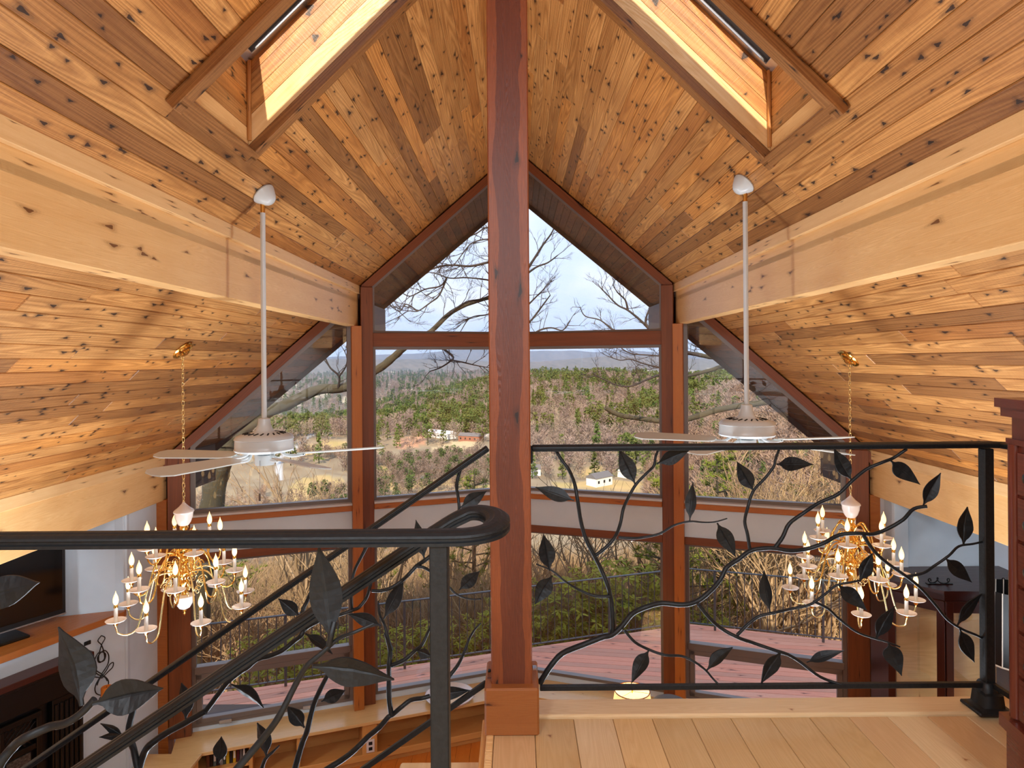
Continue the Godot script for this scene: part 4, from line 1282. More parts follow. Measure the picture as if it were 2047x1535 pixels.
func railings():
	var z := 2.24
	# --- loft edge, right of the post
	var o = thing("loft_railing", "black wrought iron balcony railing of leafy vines right of the post", "railing")
	put(o, "handrail", handrail([P(0.05, -0.297, z), P(1.0, -0.2965, z), P(1.612, -0.296, z), P(1.66, -0.296, z - 0.02), P(1.675, -0.296, z - 0.2), P(1.675, -0.296, 0.2)], 0.046, 0.021), M.iron)
	put(o, "bottom_bar", bar_mesh(P(0.07, -1.123, z), P(1.60, -1.123, z), Vector3.UP, 0.017, 0.017, 0.002), M.iron)
	put(o, "bottom_bar", bar_mesh(P(1.62, -1.118, z), P(1.675, -1.118, 0.2), Vector3.UP, 0.017, 0.017, 0.002), M.iron)
	put(o, "post", box_mesh(Vector3(0.034, 0.88, 0.034), 0.003), M.iron, P(1.612, -0.75, z))
	var pb = put(o, "post_base", lathe_mesh([Vector2(0.001, 0.0), Vector2(0.064, 0.0), Vector2(0.066, 0.012), Vector2(0.05, 0.02), Vector2(0.045, 0.06), Vector2(0.036, 0.066), Vector2(0.032, 0.09), Vector2(0.026, 0.098), Vector2(0.001, 0.099)], 4), M.iron, P(1.612, LOFT + 0.011, z))
	pb.rotation.y = PI / 4
	put(o, "foot_plate", box_mesh(Vector3(0.125, 0.012, 0.105), 0.004), M.iron, P(1.612, LOFT + 0.017, z))
	put(o, "bracket", bar_mesh(P(0.052, -1.06, z + 0.02), P(0.052, -1.16, z + 0.02), Vector3(1, 0, 0), 0.018, 0.03), M.silver)
	put(o, "bracket", bar_mesh(P(0.046, -0.29, z), P(0.046, -0.35, z), Vector3(1, 0, 0), 0.01, 0.02), M.iron)
	vine(o, RIGHT_BRANCHES, z)
	leaves(o, RIGHT_LEAVES, z, 3)
	# the return of the railing towards the camera carries a few leaves of its own
	for q in [[1.665, -0.33, 2.10, 1.675, -0.52, 1.95], [1.67, -0.60, 1.98, 1.675, -0.575, 2.12], [1.67, -0.95, 1.96, 1.675, -0.84, 2.12]]:
		var b := MB.new()
		b.leaf(P(q[0], q[1], q[2]), P(q[3], q[4], q[5]), 0.04, Vector3(1, 0, 0.1).normalized())
		put(o, "leaf", b.mesh(), M.iron)
	var bb := MB.new()
	var sm = smooth([P(1.668, -0.31, 2.19), P(1.67, -0.45, 2.1), P(1.672, -0.62, 1.98), P(1.674, -0.85, 1.9), P(1.675, -1.1, 1.7)], 4)
	bb.tube(sm, ramp(sm.size(), 0.006, 0.009), 8)
	put(o, "branch", bb.mesh(), M.iron)
	# --- far side of the stair, from the post down to the left
	var f = thing("stair_railing", "black iron stair railing descending left from the post, far side", "railing")
	put(f, "handrail", handrail([P(-0.105, -0.297, z), P(-1.0, -0.907, z), P(-2.6, -1.998, z)], 0.046, 0.021), M.iron)
	put(f, "bottom_bar", bar_mesh(P(-0.115, -1.105, z), P(-2.6, -2.82, z), Vector3(0.68, 1, 0).normalized(), 0.017, 0.017, 0.002), M.iron)
	put(f, "bracket", bar_mesh(P(-0.104, -1.06, z), P(-0.104, -1.17, z), Vector3(1, 0, 0), 0.01, 0.02), M.iron)
	put(f, "end_post", box_mesh(Vector3(0.034, 0.95, 0.034), 0.003), M.iron, P(-2.6, -2.43, z))
	vine(f, STAIR_BRANCHES, z)
	leaves(f, STAIR_LEAVES, z, 8)
	# --- landing railing in front, curling round into the near stair handrail
	var n = thing("landing_railing", "nearest black iron railing with a scrolled handrail end and large leaves", "railing")
	var pts := [P(-1.6, -0.294, 1.1), P(-0.9, -0.294, 1.1), P(-0.4, -0.294, 1.1), P(-0.2, -0.294, 1.1), P(-0.13, -0.294, 1.1), P(-0.085, -0.294, 1.105), P(-0.052, -0.292, 1.125), P(-0.038, -0.289, 1.16), P(-0.04, -0.287, 1.20), P(-0.058, -0.286, 1.235), P(-0.088, -0.288, 1.25), P(-0.12, -0.300, 1.25), P(-0.16, -0.324, 1.248), P(-0.203, -0.352, 1.245), P(-0.5, -0.548, 1.245), P(-1.0, -0.878, 1.245), P(-2.6, -1.934, 1.245)]
	put(n, "handrail", handrail(smooth(pts, 4), 0.044, 0.024), M.iron)
	put(n, "post", box_mesh(Vector3(0.031, 0.92, 0.031), 0.002), M.iron, P(-0.134, -0.766, 1.1))
	put(n, "end_post", box_mesh(Vector3(0.031, 0.92, 0.031), 0.002), M.iron, P(-1.6, -0.766, 1.1))
	put(n, "end_post", box_mesh(Vector3(0.031, 0.92, 0.031), 0.002), M.iron, P(-2.6, -2.40, 1.245))
	vine(n, NEAR_BRANCHES, 1.1)
	leaves(n, NEAR_LEAVES, 1.1, 21)
	# --- the stair itself
	var st = thing("staircase", "wooden stair going down to the left between two iron railings", "stairs")
	for i in 13:
		var y := LOFT - 0.186 * (i + 1)
		var x0 := -0.125 - 0.268 * i
		put(st, "tread", bar_mesh(P(x0 - 0.145, y, 1.28), P(x0 - 0.145, y, 2.262), Vector3(1, 0, 0), 0.29, 0.035, 0.006, 2, 4), M.maple[i % 4])
		put(st, "riser", bar_mesh(P(x0 + 0.005, y + 0.09, 1.28), P(x0 + 0.005, y + 0.09, 2.26), Vector3.UP, 0.15, 0.018), M.benchside)
	put(st, "stringer", bar_mesh(P(-0.15, LOFT - 0.36, 1.265), P(-3.5, LOFT - 2.55, 1.265), Vector3(0.55, 0.83, 0), 0.26, 0.03), M.fir)

# one candelabrum: column, three tiers of arms, each arm with its dish, candle and bulb
func chandeliers():
	# shared shapes
	var dish := lathe_mesh([Vector2(0.004, -0.018), Vector2(0.012, -0.016), Vector2(0.03, -0.010), Vector2(0.055, 0.0), Vector2(0.06, 0.005), Vector2(0.058, 0.006), Vector2(0.03, -0.004), Vector2(0.012, -0.008), Vector2(0.002, -0.008)], 20)
	var cup := lathe_mesh([Vector2(0.005, -0.05), Vector2(0.006, -0.035), Vector2(0.016, -0.02), Vector2(0.018, -0.015), Vector2(0.004, -0.014)], 12)
	var candle := lathe_mesh([Vector2(0.0115, -0.01), Vector2(0.0115, 0.088), Vector2(0.002, 0.088)], 12)
	var collar := lathe_mesh([Vector2(0.0125, 0.082), Vector2(0.0135, 0.086), Vector2(0.0125, 0.093), Vector2(0.009, 0.102), Vector2(0.002, 0.103)], 12)
	var bulb := lathe_mesh([Vector2(0.002, 0.098), Vector2(0.009, 0.101), Vector2(0.015, 0.115), Vector2(0.0165, 0.128), Vector2(0.0145, 0.145), Vector2(0.0095, 0.16), Vector2(0.004, 0.172), Vector2(0.0012, 0.184), Vector2(0.0002, 0.188)], 14)
	var tiers := [[6, 0.225, -1.22, 0.838, -1.16], [8, 0.31, -1.41, 0.471, -1.30], [8, 0.395, -1.61, 0.079, -1.42]]
	for s in [-1, 1]:
		var x := -2.235 if s < 0 else 2.325
		var d := 4.345 if s < 0 else 4.55
		var dy := 0.0 if s < 0 else -0.03
		var o = thing("chandelier", "three-tier brass chandelier of lit candles, %s" % ("left, behind the nearest handrail" if s < 0 else "right, behind the vine railing"), "chandelier", P(x, dy, d))
		var top := hgt(x) - dy
		# canopy on the slope, chain
		var cn := Vector3(-s * 0.6985, -0.7157, 0)
		var cm := MB.new()
		var cb := Basis(Vector3(0, 0, 1).cross(cn).normalized(), cn, Vector3(0, 0, 1))
		cm.lathe(PackedVector2Array([Vector2(0.075, 0.0), Vector2(0.078, 0.006), Vector2(0.072, 0.012), Vector2(0.06, 0.012), Vector2(0.056, 0.022), Vector2(0.035, 0.026), Vector2(0.03, 0.036), Vector2(0.012, 0.042), Vector2(0.001, 0.044)]), 24, Transform3D(cb, Vector3(0, top, 0)))
		put(o, "canopy", cm.mesh(), M.brass)
		var ch := MB.new()
		var y0 := -0.945
		var n := int((top - 0.03 - y0) / 0.030)
		for i in n:
			var yc := y0 + (i + 0.5) * (top - 0.035 - y0) / n
			var lp := PackedVector3Array()
			for j in 11:
				var an := TAU * j / 10.0
				var px := cos(an) * 0.008
				var py := sin(an) * 0.021
				lp.append(Vector3(px if i % 2 == 0 else 0.0, yc + py, 0.0 if i % 2 == 0 else px))
			ch.tube(lp, ramp(11, 0.0022, 0.0022), 5, false)
		put(o, "chain", ch.mesh(), M.brass2)
		# fluted porcelain cup on top
		put(o, "top_cup", lathe_mesh([Vector2(0.002, -0.915), Vector2(0.012, -0.93), Vector2(0.036, -0.955), Vector2(0.062, -0.975), Vector2(0.065, -0.985), Vector2(0.058, -0.995), Vector2(0.056, -1.02), Vector2(0.044, -1.055), Vector2(0.03, -1.075), Vector2(0.002, -1.08)], 10), M.porcelain)
		put(o, "column", lathe_mesh([Vector2(0.02, -1.07), Vector2(0.028, -1.09), Vector2(0.02, -1.11), Vector2(0.034, -1.13), Vector2(0.034, -1.15), Vector2(0.016, -1.17), Vector2(0.02, -1.19), Vector2(0.05, -1.22), Vector2(0.058, -1.245), Vector2(0.05, -1.265), Vector2(0.02, -1.275), Vector2(0.032, -1.29), Vector2(0.036, -1.31), Vector2(0.02, -1.335), Vector2(0.024, -1.36), Vector2(0.045, -1.385), Vector2(0.04, -1.41), Vector2(0.02, -1.43), Vector2(0.036, -1.45), Vector2(0.03, -1.48), Vector2(0.016, -1.50), Vector2(0.024, -1.53), Vector2(0.016, -1.545)], 24), M.brass)
		put(o, "bottom_cup", lathe_mesh([Vector2(0.004, -1.535), Vector2(0.062, -1.545), Vector2(0.064, -1.555), Vector2(0.054, -1.575), Vector2(0.05, -1.60), Vector2(0.034, -1.625), Vector2(0.014, -1.635), Vector2(0.002, -1.637)], 12), M.porcelain)
		put(o, "finial", lathe_mesh([Vector2(0.008, -1.633), Vector2(0.012, -1.645), Vector2(0.005, -1.655), Vector2(0.009, -1.665), Vector2(0.001, -1.68)], 12), M.brass)
		for t in tiers:
			var r: float = t[1]
			var yd: float = t[2]
			var yh: float = t[4]
			# S-shaped arm, drawn once a tier in the xy plane
			var arm := MB.new()
			var sm = smooth([Vector3(0.022, yh - 0.01, 0), Vector3(0.05, yh + 0.035, 0), Vector3(r * 0.36, yh + 0.045, 0), Vector3(r * 0.52, yh - 0.01, 0), Vector3(r * 0.60, lerpf(yh, yd, 0.6), 0), Vector3(r * 0.70, yd - 0.075, 0), Vector3(r * 0.84, yd - 0.105, 0), Vector3(r * 0.97, yd - 0.08, 0), Vector3(r, yd - 0.03, 0), Vector3(r, yd - 0.012, 0)], 5)
			arm.tube(sm, ramp(sm.size(), 0.0062, 0.0055), 8)
			# scroll of smaller bars under the arm
			var sc := PackedVector3Array()
			for i in 26:
				var an := i * 0.42
				var rad := 0.032 - i * 0.00095
				sc.append(Vector3(r * 0.28 + cos(an) * rad, yh - 0.04 + sin(an) * rad, 0))
			arm.tube(sc, ramp(26, 0.0042, 0.0028), 6)
			var sc2 := PackedVector3Array()
			for i in 20:
				var an := PI - i * 0.4
				var rad := 0.02 - i * 0.0007
				sc2.append(Vector3(r * 0.22 + cos(an) * rad, yh - 0.095 + sin(an) * rad, 0))
			arm.tube(sc2, ramp(20, 0.0038, 0.0025), 6)
			var am := arm.mesh()
			for i in t[0]:
				var an: float = t[3] + TAU * i / t[0] + (0.0 if s < 0 else 0.25)
				var a = put(o, "arm", am, M.brass2 if t[0] == 8 and r > 0.35 else M.brass)
				a.rotation.y = -an
				var dp := Vector3(r, yd, 0)
				put(a, "drip_dish", dish, M.porcelain, dp)
				put(a, "cup", cup, M.brass, dp)
				put(a, "candle_sleeve", candle, M.sleeve, dp)
				put(a, "collar", collar, M.brass, dp)
				put(a, "bulb", bulb, M.bulb, dp)
				var l := OmniLight3D.new()
				l.name = "bulb_light"
				l.light_color = Color(1.0, 0.90, 0.76)
				l.light_energy = CHANDELIER
				l.light_size = 0.012
				l.omni_range = 20.0
				l.omni_attenuation = 2.0
				l.shadow_enabled = true
				a.add_child(l, true)
				l.position = dp + Vector3(0, 0.13, 0)

const CHANDELIER := 0.0035

func fans():
	for s in [-1, 1]:
		var x := -1.38 if s < 0 else 1.30
		var d := 3.541 if s < 0 else 3.69
		var yb := -0.50 if s < 0 else -0.455     # height of the blades
		var o = thing("ceiling_fan", "white five-blade ceiling fan on a long rod, %s of the post" % ("left" if s < 0 else "right"), "ceiling fan", P(x, yb, d), "ceiling fans")
		var top := hgt(x) - yb
		var cn := Vector3(-s * 0.6985, -0.7157, 0)
		var cb := Basis(Vector3(0, 0, 1).cross(cn).normalized(), cn, Vector3(0, 0, 1))
		var cm := MB.new()
		cm.lathe(PackedVector2Array([Vector2(0.062, 0.0), Vector2(0.066, 0.008), Vector2(0.062, 0.02), Vector2(0.045, 0.05), Vector2(0.03, 0.068), Vector2(0.02, 0.074), Vector2(0.001, 0.075)]), 28, Transform3D(cb, Vector3(0, top, 0)))
		put(o, "canopy", cm.mesh(), M.fanwhite)
		put(o, "coupling", tube_mesh([Vector3(0, top - 0.06, 0), Vector3(0, top - 0.12, 0)], 0.012, 12), M.brass)
		put(o, "rod", tube_mesh([Vector3(0, top - 0.11, 0), Vector3(0, 0.18, 0)], 0.0135, 14), M.fanwhite)
		put(o, "motor_housing", lathe_mesh([Vector2(0.016, 0.205), Vector2(0.03, 0.20), Vector2(0.034, 0.17), Vector2(0.045, 0.14), Vector2(0.058, 0.128), Vector2(0.12, 0.118), Vector2(0.146, 0.108), Vector2(0.155, 0.092), Vector2(0.150, 0.088), Vector2(0.152, 0.06), Vector2(0.152, 0.042), Vector2(0.156, 0.036), Vector2(0.148, 0.026), Vector2(0.11, 0.018), Vector2(0.06, 0.016), Vector2(0.001, 0.016)], 36), M.fanwhite)
		for i in 20:
			var an := TAU * i / 20.0
			var sl := MB.new()
			bar(sl, Vector3(cos(an) * 0.082, 0.1265, sin(an) * 0.082), Vector3(cos(an + 0.12) * 0.112, 0.1205, sin(an + 0.12) * 0.112), Vector3.UP.cross(Vector3(cos(an), 0, sin(an))), 0.008, 0.004, 0.001)
			put(o, "vent_slot", sl.mesh(), M.slot)
		put(o, "switch_housing", lathe_mesh([Vector2(0.03, 0.018), Vector2(0.034, 0.006), Vector2(0.050, 0.004), Vector2(0.052, -0.03), Vector2(0.05, -0.05), Vector2(0.001, -0.054)], 24), M.fanwhite)
		put(o, "neck", lathe_mesh([Vector2(0.037, 0.02), Vector2(0.037, 0.004)], 20), M.slot)
		put(o, "pull_chain", tube_mesh([Vector3(-0.004, -0.02, 0.053), Vector3(-0.006, -0.2, 0.054)], 0.0016, 5), M.silver)
		put(o, "pull_fob", lathe_mesh([Vector2(0.001, -0.195), Vector2(0.005, -0.2), Vector2(0.006, -0.235), Vector2(0.001, -0.24)], 10), M.remote, Vector3(-0.006, 0, 0.054))
		# blade, built along +x
		var out := PackedVector2Array([Vector2(0.175, -0.035), Vector2(0.2, -0.052), Vector2(0.26, -0.058), Vector2(0.58, -0.071), Vector2(0.635, -0.05), Vector2(0.655, -0.02), Vector2(0.655, 0.03), Vector2(0.63, 0.06), Vector2(0.58, 0.071), Vector2(0.26, 0.058), Vector2(0.2, 0.052), Vector2(0.175, 0.035), Vector2(0.168, 0.0)])
		var bl := MB.new()
		bl.prism(out, -0.003, 0.003, Transform3D(Basis(Vector3(1, 0, 0), Vector3(0, 0.18, 0.984), Vector3(0, 0.984, -0.18)), Vector3(0, 0.0, 0)))
		var bm := bl.mesh()
		var br := MB.new()
		var sm = smooth([Vector3(0.09, 0.012, 0), Vector3(0.12, -0.008, 0.018), Vector3(0.16, -0.012, 0.02), Vector3(0.21, -0.006, 0.015)], 5)
		br.tube(sm, ramp(sm.size(), 0.008, 0.006), 8)
		var sm2 = smooth([Vector3(0.09, 0.012, 0), Vector3(0.12, -0.008, -0.018), Vector3(0.16, -0.012, -0.02), Vector3(0.21, -0.010, -0.015)], 5)
		br.tube(sm2, ramp(sm2.size(), 0.008, 0.006), 8)
		var brm := br.mesh()
		for i in 5:
			var an := deg_to_rad(45.0 if s < 0 else 135.0) + TAU * i / 5.0
			var b = put(o, "blade", bm, M.blade)
			b.rotation.y = -an
			put(b, "blade_arm", brm, M.fanwhite)
			for q in [Vector2(0.2, 0.02), Vector2(0.2, -0.02)]:
				put(b, "screw", lathe_mesh([Vector2(0.004, -0.012), Vector2(0.003, -0.008), Vector2(0.001, -0.006)], 8), M.slot, Vector3(q.x, q.y * 0.2, q.y))

# wall frame of the fireplace's angled wall: u runs left along it
func fire_xf():
	var u := Vector3(-0.4235, 0, 0.9059)
	return Transform3D(Basis(u, Vector3.UP, Vector3(0.9059, 0, 0.4235)), P(-3.25, 0, 5.35))

func fire_box(parent, called, u0, u1, y0, y1, w0, w1, mat, ch = 0.004):
	var xf = fire_xf()
	return put(parent, called, box_mesh(Vector3(u1 - u0, y1 - y0, w1 - w0), ch, Transform3D(xf.basis, xf * Vector3((u0 + u1) * 0.5, (y0 + y1) * 0.5, (w0 + w1) * 0.5))), mat)

func left_corner():
	var xf = fire_xf()
	var wl = struct("wall_chimney")
	fire_box(wl, "panel", 0.0, 2.3, FLOOR, -2.07, -0.3, 0.0, M.wall)
	# mantel shelf board, tapering to a point at the window end
	var sh = thing("mantel_shelf", "wedge-shaped wooden mantel shelf under the television", "shelf")
	var b := MB.new()
	b.wood(0, 1, 0.4)
	b.prism(PackedVector2Array([Vector2(-0.02, 0.0), Vector2(0.02, 0.03), Vector2(2.2, 0.05), Vector2(2.2, -1.6), Vector2(0.9, -1.0)]), -0.05, 0.0, Transform3D(Basis(xf.basis.x, xf.basis.z, Vector3.DOWN), xf * Vector3(0, -2.07, 0)), 0.4)
	put(sh, "board", b.mesh(), M.orange)
	# television on its foot, turned like the wall
	var tvx := Transform3D(Basis(Vector3(-0.49, 0, 0.872), Vector3.UP, Vector3(0.872, 0, 0.49)), P(-3.60, -1.975, 5.17))
	var tv = thing("television", "black flat television with silver lower edge on the mantel", "television")
	tv.transform = tvx
	put(tv, "housing", box_mesh(Vector3(1.12, 0.66, 0.03), 0.004), M.black, Vector3(0.56, 0.33, -0.02))
	put(tv, "screen", box_mesh(Vector3(1.07, 0.60, 0.004), 0.001), M.screen, Vector3(0.56, 0.345, -0.004))
	put(tv, "lower_bezel", box_mesh(Vector3(1.12, 0.012, 0.008), 0.002), M.silver, Vector3(0.56, 0.006, 0.0))
	put(tv, "foot", box_mesh(Vector3(0.5, 0.02, 0.22), 0.006), M.black, Vector3(0.56, -0.035, 0.03))
	put(tv, "neck", box_mesh(Vector3(0.12, 0.06, 0.04), 0.004), M.black, Vector3(0.56, 0.0, -0.02))
	var rm = thing("remote_control", "slim brown remote control lying on the mantel shelf", "remote control", xf * Vector3(0.30, -2.058, -0.09))
	rm.rotation.y = 0.55
	put(rm, "body", box_mesh(Vector3(0.21, 0.02, 0.045), 0.006), M.remote)
	for i in 5:
		put(rm, "button", box_mesh(Vector3(0.012, 0.004, 0.02), 0.001), M.black, Vector3(-0.06 + i * 0.03, 0.011, 0))
	# cast iron fireplace
	var f = thing("fireplace", "black cast iron fireplace with fluted pilaster and lattice grille", "fireplace")
	fire_box(f, "mantel_cap", 0.34, 2.1, -2.235, -2.19, 0.0, 0.16, M.cherry)
	fire_box(f, "mantel_moulding", 0.36, 2.1, -2.265, -2.235, 0.0, 0.13, M.castiron)
	fire_box(f, "frieze", 0.38, 2.1, -2.46, -2.265, 0.0, 0.09, M.castiron)
	fire_box(f, "frieze_block", 1.02, 1.2, -2.45, -2.275, 0.09, 0.115, M.castiron)
	fire_box(f, "rosette", 1.07, 1.15, -2.40, -2.32, 0.115, 0.13, M.black, 0.02)
	fire_box(f, "pilaster", 0.38, 0.60, FLOOR, -2.46, 0.0, 0.085, M.castiron)
	for i in 6:
		var u := 0.405 + i * 0.034
		put(f, "flute", tube_mesh([xf * Vector3(u, FLOOR + 0.35, 0.087), xf * Vector3(u, -2.50, 0.087)], 0.0125, 8), M.castiron)
	fire_box(f, "plinth", 0.36, 0.62, FLOOR, FLOOR + 0.3, 0.0, 0.11, M.castiron)
	fire_box(f, "back_plate", 0.60, 2.1, FLOOR, -2.46, 0.0, 0.03, M.black)
	fire_box(f, "inner_frame", 0.66, 0.70, FLOOR + 0.1, -2.52, 0.03, 0.075, M.castiron)
	fire_box(f, "inner_frame", 0.66, 2.1, -2.54, -2.50, 0.03, 0.075, M.castiron)
	fire_box(f, "inner_frame", 0.70, 2.1, -2.76, -2.72, 0.03, 0.07, M.castiron)
	fire_box(f, "inner_frame", 0.90, 0.93, FLOOR + 0.1, -2.54, 0.03, 0.07, M.castiron)
	for i in 36:
		var u := 0.68 + i * 0.04
		put(f, "lattice_bar", bar_mesh(xf * Vector3(u, -2.72, 0.05), xf * Vector3(u + 0.16, -2.55, 0.05), xf.basis.z, 0.008, 0.008, 0.001), M.castiron)
		put(f, "lattice_bar", bar_mesh(xf * Vector3(u + 0.16, -2.72, 0.052), xf * Vector3(u, -2.55, 0.052), xf.basis.z, 0.008, 0.008, 0.001), M.castiron)
	for i in 5:
		fire_box(f, "side_pane", 0.72, 0.88, -2.78 - i * 0.18 - 0.16, -2.78 - i * 0.18, 0.03, 0.04, M.marble)
		fire_box(f, "side_bar", 0.70, 0.90, -2.78 - i * 0.18 - 0.18, -2.78 - i * 0.18 - 0.16, 0.03, 0.055, M.castiron)
	fire_box(f, "door_glass", 0.96, 2.05, FLOOR + 0.15, -2.86, 0.03, 0.042, M.marble)
	var arch := []
	for i in 13:
		var an := PI * 0.5 * i / 12.0
		arch.append(xf * Vector3(1.22 - 0.26 * sin(an), -3.06 + 0.22 * cos(an), 0.05))
	var arch2 := arch.duplicate()
	arch2.push_front(xf * Vector3(2.05, -2.84, 0.05))
	arch2.append(xf * Vector3(0.96, FLOOR + 0.15, 0.05))
	put(f, "door_frame", tube_mesh(arch2, 0.02, 8), M.castiron)
	put(f, "door_bar", tube_mesh([xf * Vector3(1.10, -3.0, 0.05), xf * Vector3(1.10, FLOOR + 0.15, 0.05)], 0.011, 8), M.castiron)
	put(f, "door_bar", tube_mesh([xf * Vector3(0.98, -3.05, 0.05), xf * Vector3(2.05, -2.98, 0.05)], 0.011, 8), M.castiron)
	put(f, "door_bar", tube_mesh([xf * Vector3(1.28, -3.0, 0.05), xf * Vector3(1.24, -2.86, 0.05)], 0.011, 8), M.castiron)
	# wire sconce with its candle
	var sc = thing("wall_sconce", "curly black wire candle sconce on the white chimney wall", "sconce")
	var sb := MB.new()
	var c := Vector3(0.205, -2.42, 0.03)
	for k in [-1.0, 1.0]:
		var w := []
		for q in [[0.0, -0.20], [0.045, -0.16], [0.05, -0.10], [0.0, -0.03], [-0.05, 0.03], [-0.055, 0.10], [-0.02, 0.15], [0.03, 0.12], [0.02, 0.07], [-0.02, 0.08], [-0.02, 0.13], [0.0, 0.2], [0.028, 0.245], [0.0, 0.275]]:
			w.append(xf * (c + Vector3(q[0] * k, q[1], 0.0)))
		var sm = smooth(w, 5)
		sb.tube(sm, ramp(sm.size(), 0.0042, 0.0042), 6)
		var lp := []
		for q in [[0.0, -0.06], [0.05, -0.03], [0.085, -0.01], [0.09, 0.025], [0.06, 0.02], [0.03, -0.02], [-0.02, -0.06], [-0.04, -0.1]]:
			lp.append(xf * (c + Vector3(q[0] * k, q[1], 0.004)))
		var sm3 = smooth(lp, 5)
		sb.tube(sm3, ramp(sm3.size(), 0.0042, 0.0042), 6)
	put(sc, "scroll", sb.mesh(), M.black)
	var ring := []
	for i in 17:
		var an := TAU * i / 16.0
		ring.append(xf * (c + Vector3(cos(an) * 0.05, -0.2, 0.06 + sin(an) * 0.05)))
	put(sc, "ring", tube_mesh(ring, 0.004, 6), M.black)
	var cd = thing("pillar_candle", "short orange pillar candle standing in the wire sconce", "candle", xf * (c + Vector3(0, -0.205, 0.06)))
	put(cd, "wax", lathe_mesh([Vector2(0.001, 0.0), Vector2(0.038, 0.0), Vector2(0.04, 0.01), Vector2(0.04, 0.085), Vector2(0.034, 0.09), Vector2(0.02, 0.08), Vector2(0.001, 0.08)], 20), M.candle)
	put(cd, "wick", tube_mesh([Vector3(0, 0.078, 0), Vector3(0.002, 0.094, 0)], 0.0012, 5), M.black)
	var sw = thing("light_switch", "small dark switch on the white chimney wall above the fireplace", "switch", xf * Vector3(0.30, -2.17, 0.008))
	sw.basis = xf.basis
	put(sw, "plate", box_mesh(Vector3(0.05, 0.03, 0.012), 0.003), M.slot)
	put(sw, "rocker", box_mesh(Vector3(0.018, 0.016, 0.006), 0.002), M.black, Vector3(0, 0, 0.008))
	var sp = thing("speaker_box", "small black speaker standing on the bench end by the fireplace", "speaker", P(-3.07, BENCH, 5.0))
	put(sp, "cabinet", box_mesh(Vector3(0.14, 0.16, 0.2), 0.006), M.black, Vector3(0, 0.08, 0))
	put(sp, "grille", box_mesh(Vector3(0.005, 0.13, 0.17), 0.002), M.slot, Vector3(0.071, 0.08, 0))

